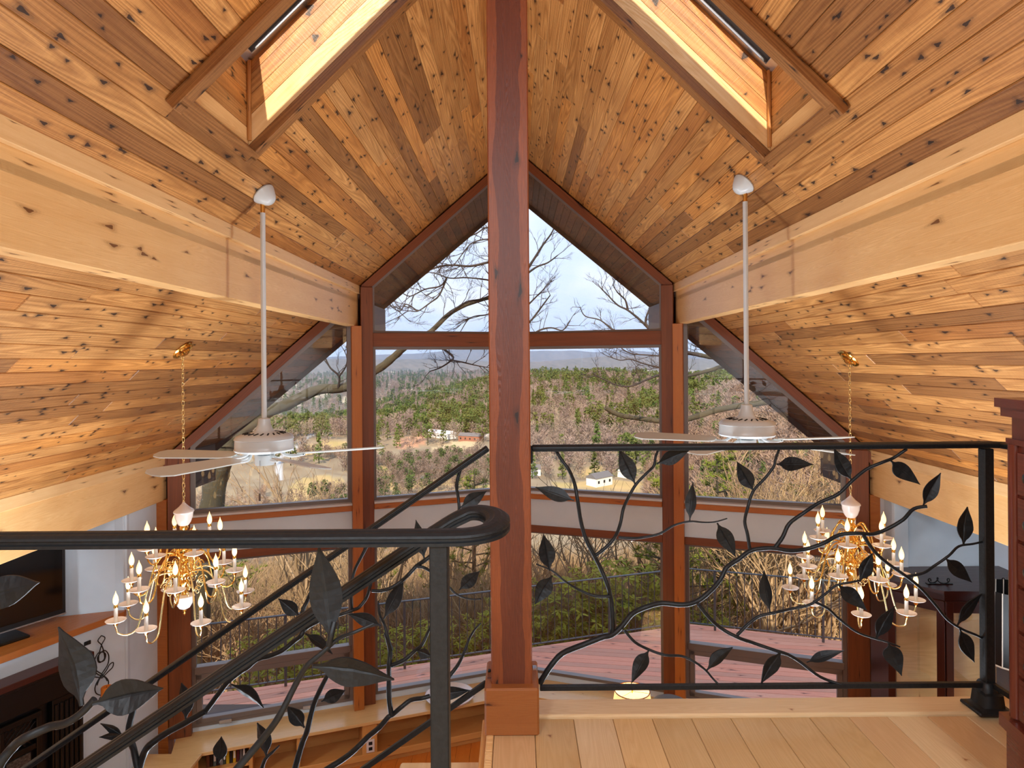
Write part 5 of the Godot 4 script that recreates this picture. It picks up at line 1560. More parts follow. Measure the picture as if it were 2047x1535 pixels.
func right_corner():
	# curio cabinet with glass sides
	var o = thing("curio_cabinet", "dark cherry curio cabinet with glass doors and shelves in right corner", "cabinet")
	var plan := [P(3.03, 0, 5.33), P(3.31, 0, 5.06), P(3.86, 0, 5.03), P(4.12, 0, 5.30), P(4.12, 0, 5.62), P(3.03, 0, 5.62)]
	var yt := -1.80
	for lv in [[yt - 0.09, yt - 0.03, 1.0, "crown"], [yt - 0.03, yt, 1.07, "top"], [FLOOR, FLOOR + 0.12, 1.03, "plinth"], [FLOOR + 0.12, FLOOR + 0.14, 0.97, "base_board"]]:
		var poly := PackedVector2Array()
		for p in plan:
			var mid := Vector2(3.57, -5.4)
			var q := (Vector2(p.x, p.z) - mid) * float(lv[2]) + mid
			poly.append(q)
		var b := MB.new()
		b.prism(poly, lv[0], lv[1], Transform3D(Basis(Vector3(1, 0, 0), Vector3(0, 0, 1), Vector3(0, 1, 0)), Vector3.ZERO))
		put(o, lv[3], b.mesh(), M.cherry)
	for i in 3:
		var a: Vector3 = plan[i]
		var c: Vector3 = plan[i + 1]
		var yy := Vector3(0, 1, 0)
		var ylo := FLOOR + 0.14
		var dr := Node3D.new()
		put(o, "rail", bar_mesh(a + yy * (yt - 0.13), c + yy * (yt - 0.13), yy, 0.09, 0.03), M.cherry)
		put(o, "rail", bar_mesh(a + yy * (ylo + 0.04), c + yy * (ylo + 0.04), yy, 0.08, 0.03), M.cherry)
		for t in [0.06, 0.94]:
			var p := a.lerp(c, t)
			put(o, "stile", bar_mesh(p + yy * ylo, p + yy * (yt - 0.09), (c - a).normalized(), 0.055, 0.032), M.cherry)
		var g := MB.new()
		bar(g, a.lerp(c, 0.1) + yy * (ylo + yt - 0.18) * 0.5, a.lerp(c, 0.9) + yy * (ylo + yt - 0.18) * 0.5, yy, yt - 0.18 - ylo, 0.005, 0.0)
		put(o, "door_glass", g.mesh(), M.glass)
		put(o, "hinge", box_mesh(Vector3(0.02, 0.05, 0.02), 0.003), M.brass, a.lerp(c, 0.96) + yy * -2.6)
	put(o, "back_panel", box_mesh(Vector3(1.06, 1.78, 0.012), 0.002), M.bench, P(3.575, -2.78, 5.60))
	put(o, "side_panel", box_mesh(Vector3(0.014, 1.78, 0.3), 0.002), M.cherry, P(4.11, -2.78, 5.46))
	put(o, "side_panel", box_mesh(Vector3(0.014, 1.78, 0.27), 0.002), M.cherry, P(3.04, -2.78, 5.48))
	for y in [-2.25, -2.75, -3.2]:
		var poly := PackedVector2Array()
		for p in plan:
			poly.append((Vector2(p.x, p.z) - Vector2(3.57, -5.4)) * 0.93 + Vector2(3.57, -5.4))
		var b := MB.new()
		b.prism(poly, y, y + 0.006, Transform3D(Basis(Vector3(1, 0, 0), Vector3(0, 0, 1), Vector3(0, 1, 0)), Vector3.ZERO))
		put(o, "shelf", b.mesh(), M.glass)
	# wrought ornaments on top
	var lab := ["black curled iron ornament on the curio cabinet's left", "black curled iron ornament on the curio cabinet's right"]
	for k in 2:
		var at := P(3.36 if k == 0 else 3.80, yt, 5.20)
		var or_ = thing("iron_ornament", lab[k], "ornament", at)
		var b := MB.new()
		var w := []
		for i in 40:
			var an := i * 0.42
			w.append(Vector3(-0.1 + i * 0.005 + cos(an) * 0.022, 0.026 + sin(an) * 0.02, cos(an * 0.5) * 0.015))
		b.tube(PackedVector3Array(w), ramp(40, 0.005, 0.004), 6)
		put(or_, "scroll", b.mesh(), M.black)
		put(or_, "base", box_mesh(Vector3(0.2, 0.006, 0.04), 0.002), M.black, Vector3(0, 0.003, 0))
	# pleated dark shade between the railing corner and the chest
	var ls = thing("pleated_shade", "black pleated shade with pale piping beside the chest of drawers", "lamp", P(3.52, FLOOR, 4.6))
	var b := MB.new()
	for i in 24:
		var a0 := TAU * i / 24.0
		var a1 := TAU * (i + 1) / 24.0
		var p0 := Vector3(cos(a0), 0, sin(a0))
		var p1 := Vector3(cos(a1), 0, sin(a1))
		b.quad(p0 * 0.20 + Vector3(0, 2.17, 0), p1 * 0.20 + Vector3(0, 2.17, 0), p1 * 0.21 + Vector3(0, 1.66, 0), p0 * 0.21 + Vector3(0, 1.66, 0), p0 + p1)
	put(ls, "shade", b.mesh(), M.black)
	for i in 24:
		var a0 := TAU * i / 24.0
		put(ls, "piping", tube_mesh([Vector3(cos(a0) * 0.201, 2.17, sin(a0) * 0.201), Vector3(cos(a0) * 0.211, 1.66, sin(a0) * 0.211)], 0.004, 5), M.sleeve)
	var rm := []
	for i in 25:
		rm.append(Vector3(cos(TAU * i / 24.0) * 0.212, 1.66, sin(TAU * i / 24.0) * 0.212))
	put(ls, "rim", tube_mesh(rm, 0.006, 6), M.sleeve)
	put(ls, "stand", lathe_mesh([Vector2(0.001, 0.0), Vector2(0.16, 0.0), Vector2(0.16, 0.02), Vector2(0.02, 0.04), Vector2(0.012, 0.2), Vector2(0.012, 1.9), Vector2(0.001, 1.9)], 20), M.black)
	# tall bow-fronted chest of drawers on the loft
	var ch = thing("chest_of_drawers", "tall mahogany bow-front chest of drawers at the right edge", "chest of drawers", P(1.36, LOFT, 1.46))
	var cross := func(out, y0, y1):
		var pl := PackedVector2Array()
		for i in 13:
			var t := -1.0 + i / 6.0
			pl.append(Vector2(-out - 0.035 * (1.0 - t * t), t * (0.33 + out)))
		pl.append(Vector2(0.5, 0.33 + out))
		pl.append(Vector2(0.5, -0.33 - out))
		var pb := MB.new()
		pb.wood(0, 1, rng.randf())
		pb.prism(pl, y0, y1, Transform3D(Basis(Vector3(1, 0, 0), Vector3(0, 0, 1), Vector3(0, 1, 0)), Vector3.ZERO))
		return pb.mesh()
	put(ch, "carcass", cross.call(0.0, 0.02, 1.06), M.mahogany)
	put(ch, "top", cross.call(0.028, 1.085, 1.11), M.mahogany)
	put(ch, "top_moulding", cross.call(0.018, 1.06, 1.085), M.mahogany)
	put(ch, "neck_moulding", cross.call(0.010, 0.985, 1.0), M.mahogany)
	put(ch, "base", cross.call(0.012, 0.0, 0.20), M.mahogany)
	put(ch, "base_moulding", cross.call(0.024, 0.20, 0.235), M.mahogany)
	for k in 6:
		var y0 := 0.25 + k * 0.121
		var dr := MB.new()
		var pl := PackedVector2Array()
		for i in 13:
			var t := -0.86 + 1.72 * i / 12.0
			pl.append(Vector2(-0.012 - 0.035 * (1.0 - t * t), t * 0.33))
		for i in 13:
			var t := 0.86 - 1.72 * i / 12.0
			pl.append(Vector2(0.004 - 0.035 * (1.0 - t * t), t * 0.33))
		dr.wood(0, 1, rng.randf())
		dr.prism(pl, y0, y0 + 0.111, Transform3D(Basis(Vector3(1, 0, 0), Vector3(0, 0, 1), Vector3(0, 1, 0)), Vector3.ZERO))
		var d = put(ch, "drawer", dr.mesh(), M.mahogany)
		for zz in [-0.2, 0.2]:
			var kb := MB.new()
			kb.lathe(PackedVector2Array([Vector2(0.006, 0.0), Vector2(0.005, 0.015), Vector2(0.014, 0.02), Vector2(0.015, 0.028), Vector2(0.001, 0.034)]), 14, Transform3D(Basis(Vector3(0, 1, 0), Vector3(-1, 0, 0), Vector3(0, 0, 1)), Vector3(-0.035, y0 + 0.055, zz)))
			put(d, "knob", kb.mesh(), M.black)
	for zz in [-0.315, 0.315]:
		put(ch, "corner_column", tube_mesh([Vector3(-0.004, 0.24, zz), Vector3(-0.004, 0.985, zz)], 0.016, 12), M.mahogany)

func small_things():
	# round tray on the bench
	var t = thing("round_tray", "round pale tray with a tan inside on the window bench", "tray", P(-0.70, BENCH, 6.50))
	put(t, "body", lathe_mesh([Vector2(0.001, 0.004), Vector2(0.2, 0.004), Vector2(0.236, 0.03), Vector2(0.245, 0.05), Vector2(0.232, 0.055), Vector2(0.215, 0.04), Vector2(0.19, 0.018), Vector2(0.001, 0.016)], 40), M.porcelain)
	put(t, "lining", lathe_mesh([Vector2(0.2, 0.0255), Vector2(0.186, 0.0195), Vector2(0.001, 0.0185)], 40), M.bench)
	# lit table lamp on its small table, seen from above
	var st = thing("side_table", "small round wooden side table carrying the lit lamp", "table", P(0.99, FLOOR, 5.72))
	put(st, "top", lathe_mesh([Vector2(0.001, 0.48), Vector2(0.2, 0.48), Vector2(0.205, 0.49), Vector2(0.2, 0.50), Vector2(0.001, 0.50)], 32), M.bench)
	put(st, "pedestal", lathe_mesh([Vector2(0.16, 0.0), Vector2(0.16, 0.02), Vector2(0.03, 0.05), Vector2(0.022, 0.48)], 20), M.bench)
	var l = thing("table_lamp", "lit table lamp with a cream drum shade below the railing", "lamp", P(0.99, FLOOR + 0.50, 5.72))
	put(l, "base", lathe_mesh([Vector2(0.07, 0.0), Vector2(0.07, 0.015), Vector2(0.02, 0.03), Vector2(0.035, 0.09), Vector2(0.03, 0.14), Vector2(0.01, 0.17), Vector2(0.008, 0.30)], 20), M.brass)
	var sh := MB.new()
	sh.lathe(PackedVector2Array([Vector2(0.19, 0.14), Vector2(0.152, 0.40)]), 40)
	put(l, "shade", sh.mesh(), M.shade)
	var rr := []
	for i in 41:
		rr.append(Vector3(cos(TAU * i / 40.0) * 0.152, 0.40, sin(TAU * i / 40.0) * 0.152))
	put(l, "top_ring", tube_mesh(rr, 0.0045, 6), M.sapwood)
	for i in 3:
		var an := TAU * i / 3.0 + 0.3
		put(l, "spider_arm", tube_mesh([Vector3(0, 0.395, 0), Vector3(cos(an) * 0.15, 0.395, sin(an) * 0.15)], 0.002, 5), M.brass)
	put(l, "finial", lathe_mesh([Vector2(0.004, 0.38), Vector2(0.008, 0.40), Vector2(0.003, 0.41), Vector2(0.007, 0.425), Vector2(0.001, 0.44)], 12), M.brass)
	put(l, "bulb", lathe_mesh([Vector2(0.012, 0.24), Vector2(0.03, 0.29), Vector2(0.028, 0.32), Vector2(0.012, 0.345), Vector2(0.001, 0.35)], 16), M.bulb)
	var ol := OmniLight3D.new()
	ol.name = "lamp_light"
	ol.light_color = Color(1.0, 0.86, 0.66)
	ol.light_energy = 0.1
	ol.light_size = 0.03
	ol.omni_range = 15.0
	ol.omni_attenuation = 2.0
	ol.shadow_enabled = true
	l.add_child(ol)
	ol.position = Vector3(0, 0.30, 0)
	# grey woven stool
	var g = thing("round_stool", "tall grey woven round stool beside the lit table lamp", "stool", P(1.30, FLOOR, 5.62))
	put(g, "cushion", lathe_mesh([Vector2(0.15, 0.66), Vector2(0.17, 0.69), Vector2(0.17, 0.80), Vector2(0.155, 0.84), Vector2(0.09, 0.875), Vector2(0.001, 0.885)], 32), M.grey)
	for i in 4:
		var an := TAU * i / 4.0 + 0.4
		put(g, "leg", tube_mesh([Vector3(cos(an) * 0.17, 0.0, sin(an) * 0.17), Vector3(cos(an) * 0.12, 0.68, sin(an) * 0.12)], 0.016, 8), M.bench)

# an added fill light, out of view: housing, glowing diffuser and a light of the same size just below it
func fill_panel_light(called, label, at, down, along, w, l, energy, col):
	var o = thing(called, label, "ceiling light", at)
	var y: Vector3 = -down
	var z: Vector3 = along.normalized()
	var x: Vector3 = y.cross(z).normalized()
	o.basis = Basis(x, y, z)
	put(o, "housing", box_mesh(Vector3(w + 0.06, 0.05, l + 0.06), 0.008), M.fanwhite, Vector3(0, -0.025, 0))
	put(o, "fill_diffuser", box_mesh(Vector3(w, 0.01, l), 0.002), M.fill_diffuser, Vector3(0, -0.055, 0))
	var a := AreaLight3D.new()
	a.name = "fill_panel_glow"
	a.area_size = Vector2(w, l)
	a.light_energy = energy
	a.light_color = col
	a.area_range = 30.0
	a.area_attenuation = 2.0
	a.shadow_enabled = true
	o.add_child(a)
	a.transform = Transform3D(Basis(Vector3(1, 0, 0), Vector3(0, 0, 1), Vector3(0, -1, 0)), Vector3(0, -0.064, 0))
	a.rotation_degrees = Vector3(-90, 0, 0)

func fill_lights():
	# added uplights out of view below the loft, fill for ceiling and beams
	for s in [-1, 1]:
		var o = thing("added_uplight", "added fill uplight, unseen in the room below, %s of the loft edge" % ("left" if s < 0 else "right"), "lamp", P(s * 1.65, FLOOR, 3.5))
		for x in [-1.0, 1.0]:
			put(o, "stand", lathe_mesh([Vector2(0.001, 0.0), Vector2(0.12, 0.0), Vector2(0.12, 0.02), Vector2(0.02, 0.04), Vector2(0.013, 0.1), Vector2(0.013, 0.98), Vector2(0.001, 0.98)], 16), M.black, Vector3(x, 0, 0))
		put(o, "trough", box_mesh(Vector3(2.5, 0.04, 0.5), 0.01), M.black, Vector3(0, 1.0, 0))
		for z in [-0.24, 0.24]:
			put(o, "side", box_mesh(Vector3(2.5, 0.26, 0.02), 0.004), M.black, Vector3(0, 1.13, z))
		put(o, "fill_diffuser", box_mesh(Vector3(2.4, 0.01, 0.4), 0.002), M.fill_diffuser, Vector3(0, 1.03, 0))
		var a := AreaLight3D.new()
		a.name = "fill_uplight_glow"
		a.area_size = Vector2(2.4, 0.4)
		a.light_energy = UPLIGHT_FILL
		a.light_color = Color(0.90, 0.95, 1.0)
		a.area_range = 30.0
		a.area_attenuation = 2.0
		a.shadow_enabled = true
		o.add_child(a)
		a.position = Vector3(0, 1.04, 0)
		a.rotation_degrees = Vector3(90, 0, 0)
	for s in [-1, 1]:
		fill_panel_light("added_loft_light", "added fill light, unseen over the loft behind the camera, %s slope" % ("left" if s < 0 else "right"), P(s * 1.1, hgt(1.1), -1.2), Vector3(-s * 0.6985, -0.7157, 0), Vector3(0, 0, 1), 0.5, 1.2, LOFT_FILL, Color(0.92, 0.96, 1.0))  # added behind the camera to lift the brightness of the interior
		fill_panel_light("added_wing_light", "added fill light, unseen in the %s wing room" % ("left" if s < 0 else "right"), P(s * 4.2, -1.0, 2.6), Vector3.DOWN, Vector3(0, 0, 1), 0.4, 0.9, WING_FILL, Color(0.92, 0.96, 1.0))  # added out of view in the wing to brighten the lower walls

const LOFT_FILL := 9.0  # strength of the added loft fill
const UPLIGHT_FILL := 10.0  # strength of the added uplights below the loft
const WING_FILL := 6.0  # strength of the added wing fill

# ------------------------------------------------------------------ the land outside

var gn := FastNoiseLite.new()

func ss(a: float, b: float, x: float) -> float:
	return smoothstep(a, b, x)

# how far below the eye the wooded ridge across the valley stands, by bearing
func crest(a):
	var q := [[-0.9, 130.0], [-0.30, 130.0], [-0.226, 104.0], [-0.12, 62.0], [-0.045, 36.0], [0.02, 24.0], [0.13, 18.0], [0.23, 28.0], [0.35, 30.0], [0.9, 30.0]]
	for i in q.size() - 1:
		if a <= q[i + 1][0]:
			return lerpf(q[i][1], q[i + 1][1], clampf((a - q[i][0]) / (q[i + 1][0] - q[i][0]), 0, 1))
	return 30.0

func ground(x: float, d: float) -> float:
	var a: float = x / maxf(d, 1.0)
	var y: float = -4.9 - 0.34 * (d - 8.0)
	y = maxf(y, -60.0) if d > 180 else y
	y = lerpf(y, -60.0, ss(120.0, 200.0, d))
	var rough: float = gn.get_noise_2d(x * 0.6, d * 0.6) * clampf(d * 0.012, 0.15, 3.5)
	y += rough
	# the wooded ridge
	var c: float = -crest(a) / 1300.0 * 800.0
	y += (c - 15.0 + 60.0) * ss(lerpf(540.0, 360.0, ss(-0.02, 0.06, a)), 800.0, d) * (1.0 - 0.85 * ss(820.0, 1500.0, d)) * (1.0 + 0.10 * gn.get_noise_2d(x * 0.25, d * 0.25))
	# brown hillside on the right
	var m: float = ss(0.17, 0.46, a)
	y += m * (52.0 + 40.0 * (a - 0.3)) * ss(90.0, 360.0, d) * (1.0 - ss(420.0, 900.0, d))
	# blue mountains
	var n1: float = gn.get_noise_2d(x * 0.022, 500.0)
	var n2: float = gn.get_noise_2d(x * 0.014, 900.0)
	y += (62.0 + 55.0 * n1) * exp(-pow((d - 4300.0) / 900.0, 2.0))
	y += (165.0 + 150.0 * n2) * exp(-pow((d - 8200.0) / 1400.0, 2.0))
	return y

const FIELDS := [
	[[-0.36, 286], [-0.27, 281], [-0.262, 262], [-0.27, 236], [-0.30, 225], [-0.345, 240]],
	[[-0.262, 250], [-0.20, 258], [-0.19, 212], [-0.205, 203], [-0.25, 214]],
	[[-0.225, 262], [-0.04, 240], [-0.04, 232], [-0.07, 226], [-0.225, 244]],
	[[-0.225, 285], [-0.04, 280], [-0.04, 246], [-0.12, 252], [-0.225, 268]],
	[[-0.135, 180], [-0.06, 182], [-0.055, 160], [-0.10, 158], [-0.13, 168]],
	[[-0.34, 185], [-0.27, 180], [-0.265, 158], [-0.33, 160]],
	[[0.06, 262], [0.19, 258], [0.22, 236], [0.12, 238], [0.05, 250]],
	[[0.09, 225], [0.22, 222], [0.22, 212], [0.10, 214]],
]

func in_field(x, d):
	var a: float = x / d
	var dy: float = 78000.0 / d
	var k := gn.get_noise_2d(x, d) * 4.0
	for i in FIELDS.size():
		var poly := PackedVector2Array()
		for p in FIELDS[i]:
			poly.append(Vector2(p[0] * 1000.0, p[1]))
		if Geometry2D.is_point_in_polygon(Vector2(a * 1000.0 + k, dy + k * 0.3), poly):
			return i + 1
	return 0

func land():
	gn.seed = 4
	gn.frequency = 0.02
	gn.fractal_octaves = 4
	var na := 400
	var nd := 260
	var v := PackedVector3Array()
	var c := PackedColorArray()
	var ix := PackedInt32Array()
	for j in nd + 1:
		var d := 7.0 * pow(10500.0 / 7.0, float(j) / nd)
		for i in na + 1:
			var a := -0.95 + 2.0 * i / na
			var x := a * d + (0.0 if d > 40 else 0.0)
			v.append(P(x, ground(x, d), d))
			var g := gn.get_noise_2d(x * 3.0, d * 3.0)
			var col := Color(0.26, 0.19, 0.125).lerp(Color(0.34, 0.27, 0.18), g + 0.5)
			if d > 200 and d < 560:
				var f = in_field(x, d)
				if f > 0:
					col = Color(0.52, 0.36, 0.17).lerp(Color(0.42, 0.32, 0.14), clampf(g * 1.6 + 0.4, 0, 1))
					if f == 5:
						col = col.lerp(Color(0.62, 0.50, 0.34), 0.5)
				# road across the valley and the patch of red clay
				var dy := 78000.0 / d
				var road := absf(a - (-0.325 + (dy - 150.0) * -0.0011 + (0.0 if dy < 190 else (dy - 190) * 0.0012)))
				if a < -0.24 and road < 0.0042 and dy < 235:
					col = Color(0.50, 0.50, 0.50)
				if absf(a + 0.165) < 0.022 and absf(dy - 158.0 - (a + 0.165) * -300) < 9.0:
					col = Color(0.50, 0.27, 0.17)
				if a > -0.17 and a < -0.02 and absf(dy - 139.0 - (a + 0.1) * 150) < 2.2:
					col = Color(0.60, 0.55, 0.50)
			elif d > 900:
				col = Color(0.15, 0.135, 0.10).lerp(Color(0.22, 0.19, 0.15), g + 0.5)
				if d > 1200 and d < 3200 and gn.get_noise_2d(x * 0.4 + 300, d * 0.4) > 0.28:
					col = Color(0.50, 0.42, 0.30)
			c.append(col)
	for j in nd:
		for i in na:
			var k := j * (na + 1) + i
			ix.append_array([k, k + 1, k + na + 1, k + 1, k + na + 2, k + na + 1])
	var arr := []
	arr.resize(Mesh.ARRAY_MAX)
	arr[Mesh.ARRAY_VERTEX] = v
	arr[Mesh.ARRAY_COLOR] = c
	arr[Mesh.ARRAY_INDEX] = ix
	var am := ArrayMesh.new()
	am.add_surface_from_arrays(Mesh.PRIMITIVE_TRIANGLES, arr)
	var st := SurfaceTool.new()
	st.create_from(am, 0)
	st.generate_normals()
	var m := StandardMaterial3D.new()
	m.resource_name = "land"
	m.vertex_color_use_as_albedo = true
	m.roughness = 1.0
	m.metallic_specular = 0.1
	M.land = m
	var o = put(self, "ground", st.commit(), m)
	o.set_meta("kind", "structure")
	# ground right under the deck and house
	var u = struct("ground_under_house")
	put(u, "soil", box_mesh(Vector3(60, 0.3, 30), 0.0), m_soil(), P(0, -6.0, -4.0))

func m_soil():
	var m := StandardMaterial3D.new()
	m.albedo_color = Color(0.35, 0.28, 0.2)
	m.roughness = 1.0
	return m

# sparse crown of bare twigs; height 1
func bare_mesh(sd, twigs, w):
	var r := RandomNumberGenerator.new()
	r.seed = sd
	var b := MB.new()
	b.tube(PackedVector3Array([Vector3.ZERO, Vector3(r.randf_range(-0.02, 0.02), 0.35, 0), Vector3(r.randf_range(-0.04, 0.04), 0.8, r.randf_range(-0.04, 0.04))]), PackedFloat32Array([0.014, 0.010, 0.003]), 3, false)
	for i in twigs:
		var y := r.randf_range(0.22, 0.9)
		var an := r.randf() * TAU
		var out := Vector3(cos(an), 0, sin(an))
		var reach := r.randf_range(0.0, 0.24) * sin(clampf((y - 0.15) / 0.85, 0.05, 1.0) * PI * 0.85 + 0.3)
		var p := out * reach + Vector3(0, y, 0)
		var dir := (out * r.randf_range(0.2, 0.9) + Vector3(0, r.randf_range(0.3, 1.0), 0) + Vector3(r.randf_range(-0.4, 0.4), 0, r.randf_range(-0.4, 0.4))).normalized()
		var ln := r.randf_range(0.08, 0.2)
		var sd2 = dir.cross(Vector3(r.randf_range(-1, 1), r.randf_range(-1, 1), r.randf_range(-1, 1))).normalized() * w
		b.flat(p - sd2, p + sd2, p + dir * ln, Vector3(out.x, 0.8, out.z))
	return b.mesh()

# evergreen of needle tufts; height 1. shape 0: rounded pine, 1: narrow
func pine_mesh(sd, tufts, shape):
	var r := RandomNumberGenerator.new()
	r.seed = sd
	var b := MB.new()
	b.colored = true
	b.tint = Color(0.32, 0.24, 0.18)
	b.tube(PackedVector3Array([Vector3.ZERO, Vector3(0, 0.92, 0)]), PackedFloat32Array([0.016, 0.004]), 4, false)
	for i in tufts:
		var y := r.randf_range(0.30 if shape == 0 else 0.12, 1.0)
		var an := r.randf() * TAU
		var wide := 0.0
		if shape == 0:
			wide = 0.20 * sqrt(maxf(0.0, 1.0 - pow((y - 0.66) / 0.40, 2.0)))
		else:
			wide = 0.21 * (1.02 - y)
		var rr := wide * sqrt(r.randf_range(0.15, 1.0))
		var c := Vector3(cos(an) * rr, y, sin(an) * rr)
		b.tint = Color(0.9, 1.0, 0.85).lerp(Color(1.2, 1.15, 0.9), r.randf())
		for k in 5:
			var dir := Vector3(r.randf_range(-1, 1), r.randf_range(-0.5, 1), r.randf_range(-1, 1)).normalized()
			var sdv := dir.cross(Vector3(r.randf_range(-1, 1), r.randf_range(-1, 1), r.randf_range(-1, 1))).normalized() * 0.026
			b.flat(c - sdv, c + sdv, c + dir * 0.085, Vector3(cos(an), 1.0, sin(an)))
	return b.mesh()

func many(called, label, mesh, mat, list):
	var mm := MultiMesh.new()
	mm.transform_format = MultiMesh.TRANSFORM_3D
	mm.use_colors = true
	mm.mesh = mesh
	mm.instance_count = list.size()
	for i in list.size():
		mm.set_instance_transform(i, list[i][0])
		mm.set_instance_color(i, list[i][1])
	var o := MultiMeshInstance3D.new()
	o.name = numbered(called)
	o.multimesh = mm
	o.material_override = mat
	add_child(o)
	o.set_meta("kind", "stuff")
	o.set_meta("label", label)
	o.set_meta("category", "forest")

func leafy(called, col, back = 0.3):
	var m := StandardMaterial3D.new()
	m.resource_name = called
	m.albedo_color = col
	m.vertex_color_use_as_albedo = true
	m.roughness = 0.8
	m.metallic_specular = 0.2
	if back > 0:
		m.backlight_enabled = true
		m.backlight = Color(back, back, back * 0.8)
	M[called] = m
	return m

func spot(r, x, d, h, lean = 0.05):
	var b := Basis(Vector3.UP, r.randf() * TAU).rotated(Vector3(1, 0, 0), r.randf_range(-lean, lean)).scaled(Vector3(h * r.randf_range(0.85, 1.3), h, h * r.randf_range(0.85, 1.3)))
	return Transform3D(b, P(x, ground(x, d) - 0.02 * h, d))

func forest():
	var r := RandomNumberGenerator.new()
	r.seed = 99
	leafy("twig", Color(0.56, 0.49, 0.45), 0.0)
	leafy("needle", Color(0.37, 0.42, 0.25), 0.2)
	var far_bare := [bare_mesh(1, 130, 0.014), bare_mesh(2, 130, 0.014)]
	var far_pine := [pine_mesh(1, 60, 0), pine_mesh(2, 60, 1)]
	var bare := [[], []]
	var pine := [[], []]
	# the ridge across the valley
	for i in 9000:
		var a := r.randf_range(-0.58, 0.60)
		var d := sqrt(r.randf_range(330.0 * 330.0, 1000.0 * 1000.0))
		var x := a * d
		if d < 560 and in_field(x, d) > 0:
			continue
		if a < 0.0 and d < 530.0 and r.randf() < (0.93 if d < 470 else 0.6):
			continue
		var green = gn.get_noise_2d(x * 0.5 + 77, d * 0.5) * 1.2 + 0.42 * ss(420, 560, d) + (0.1 if a < 0.0 else 0.0)
		var tone := r.randf_range(0.75, 1.15)
		if r.randf() < green:
			pine[r.randi() % 2].append([spot(r, x, d, r.randf_range(13, 20)), Color(tone * r.randf_range(0.9, 1.2), tone, tone * 0.9)])
		else:
			bare[r.randi() % 2].append([spot(r, x, d, r.randf_range(11, 17)), Color(tone, tone * r.randf_range(0.93, 1.02), tone * r.randf_range(0.9, 1.02))])
	# the plain behind it, to the left
	for i in 5200:
		var a := r.randf_range(-0.58, 0.1)
		var d := sqrt(r.randf_range(900.0 * 900.0, 3000.0 * 3000.0))
		var x := a * d
		var tone := r.randf_range(0.75, 1.1)
		if r.randf() < 0.35 + gn.get_noise_2d(x * 0.2, d * 0.2) * 0.8:
			pine[r.randi() % 2].append([spot(r, x, d, r.randf_range(15, 24)), Color(tone, tone, tone)])
		else:
			bare[r.randi() % 2].append([spot(r, x, d, r.randf_range(14, 20)), Color(tone, tone, tone)])
	# hillside on the right
	for i in 3600:
		var a := r.randf_range(0.20, 0.62)
		var d := sqrt(r.randf_range(90.0 * 90.0, 460.0 * 460.0))
		var x := a * d
		var tone := r.randf_range(0.75, 1.12)
		if r.randf() < 0.05 + 0.15 * maxf(0, gn.get_noise_2d(x, d)):
			pine[r.randi() % 2].append([spot(r, x, d, r.randf_range(8, 13)), Color(tone, tone, tone)])
		else:
			bare[r.randi() % 2].append([spot(r, x, d, r.randf_range(8, 13)), Color(tone * 1.05, tone * 0.94, tone * 0.85)])
	# hedgerows between the fields
	for h in [[-0.226, 238, -0.04, 226, 110], [-0.226, 265, -0.04, 243, 90], [-0.35, 287, -0.2, 262, 60], [-0.27, 215, -0.19, 198, 60], [-0.226, 296, -0.03, 290, 120], [-0.34, 190, -0.2, 186, 60], [-0.30, 300, -0.20, 292, 80], [-0.2, 205, -0.06, 190, 150], [-0.2, 222, -0.02, 215, 140]]:
		for i in h[4]:
			var t := r.randf()
			var a := lerpf(h[0], h[2], t)
			var dy := lerpf(h[1], h[3], t) + r.randf_range(-3.5, 3.5)
			var d := 78000.0 / dy
			var tone := r.randf_range(0.7, 1.05)
			if r.randf() < 0.2:
				pine[0].append([spot(r, a * d, d, r.randf_range(5, 9)), Color(tone, tone, tone)])
			else:
				bare[r.randi() % 2].append([spot(r, a * d, d, r.randf_range(4, 9)), Color(tone, tone * 0.95, tone * 0.9)])
	# thickets at the near edge of the valley floor
	for i in 1500:
		var a := r.randf_range(-0.60, -0.02)
		var d := r.randf_range(175.0, 290.0 if a < -0.2 else 240.0)
		if in_field(a * d, d) > 0:
			continue
		var tone := r.randf_range(0.7, 1.1)
		bare[r.randi() % 2].append([spot(r, a * d, d, r.randf_range(2.5, 6.0)), Color(tone * 1.05, tone * 0.95, tone * 0.85)])
	for k in 2:
		many("bare_forest", "grey-brown leafless winter forest across the valley and hills", far_bare[k], M.twig, bare[k])
		many("evergreen_forest", "dark green evergreen forest on the ridge across the valley", far_pine[k], M.needle, pine[k])

# branching bare tree made of thin tubes
func grow(b, r, p, dir, ln, rad, depth):
	var mid: Vector3 = p + dir * ln * 0.5 + Vector3(r.randf_range(-1, 1), r.randf_range(-0.5, 1), r.randf_range(-1, 1)) * ln * 0.08
	var end: Vector3 = p + dir * ln + Vector3(r.randf_range(-1, 1), r.randf_range(-0.5, 1), r.randf_range(-1, 1)) * ln * 0.1
	b.tube(PackedVector3Array([p, mid, end]), PackedFloat32Array([rad, rad * 0.8, rad * 0.6]), 3 if depth < 2 else 5, false)
	if depth == 0:
		return
	var n: int = 2 + (1 if r.randf() < 0.7 else 0)
	for i in n:
		var d: Vector3 = (dir + Vector3(r.randf_range(-1, 1), r.randf_range(-0.35, 0.75), r.randf_range(-1, 1)) * 0.75).normalized()
		grow(b, r, p.lerp(end, r.randf_range(0.45, 1.0)), d, ln * r.randf_range(0.55, 0.8), rad * 0.55, depth - 1)

func sapling_mesh(sd, depth, spread):
	var r := RandomNumberGenerator.new()
	r.seed = sd
	var b := MB.new()
	for k in 3:
		grow(b, r, Vector3.ZERO, (Vector3(r.randf_range(-1, 1) * spread, 1, r.randf_range(-1, 1) * spread)).normalized(), 0.34, 0.009, depth)
	return b.mesh()

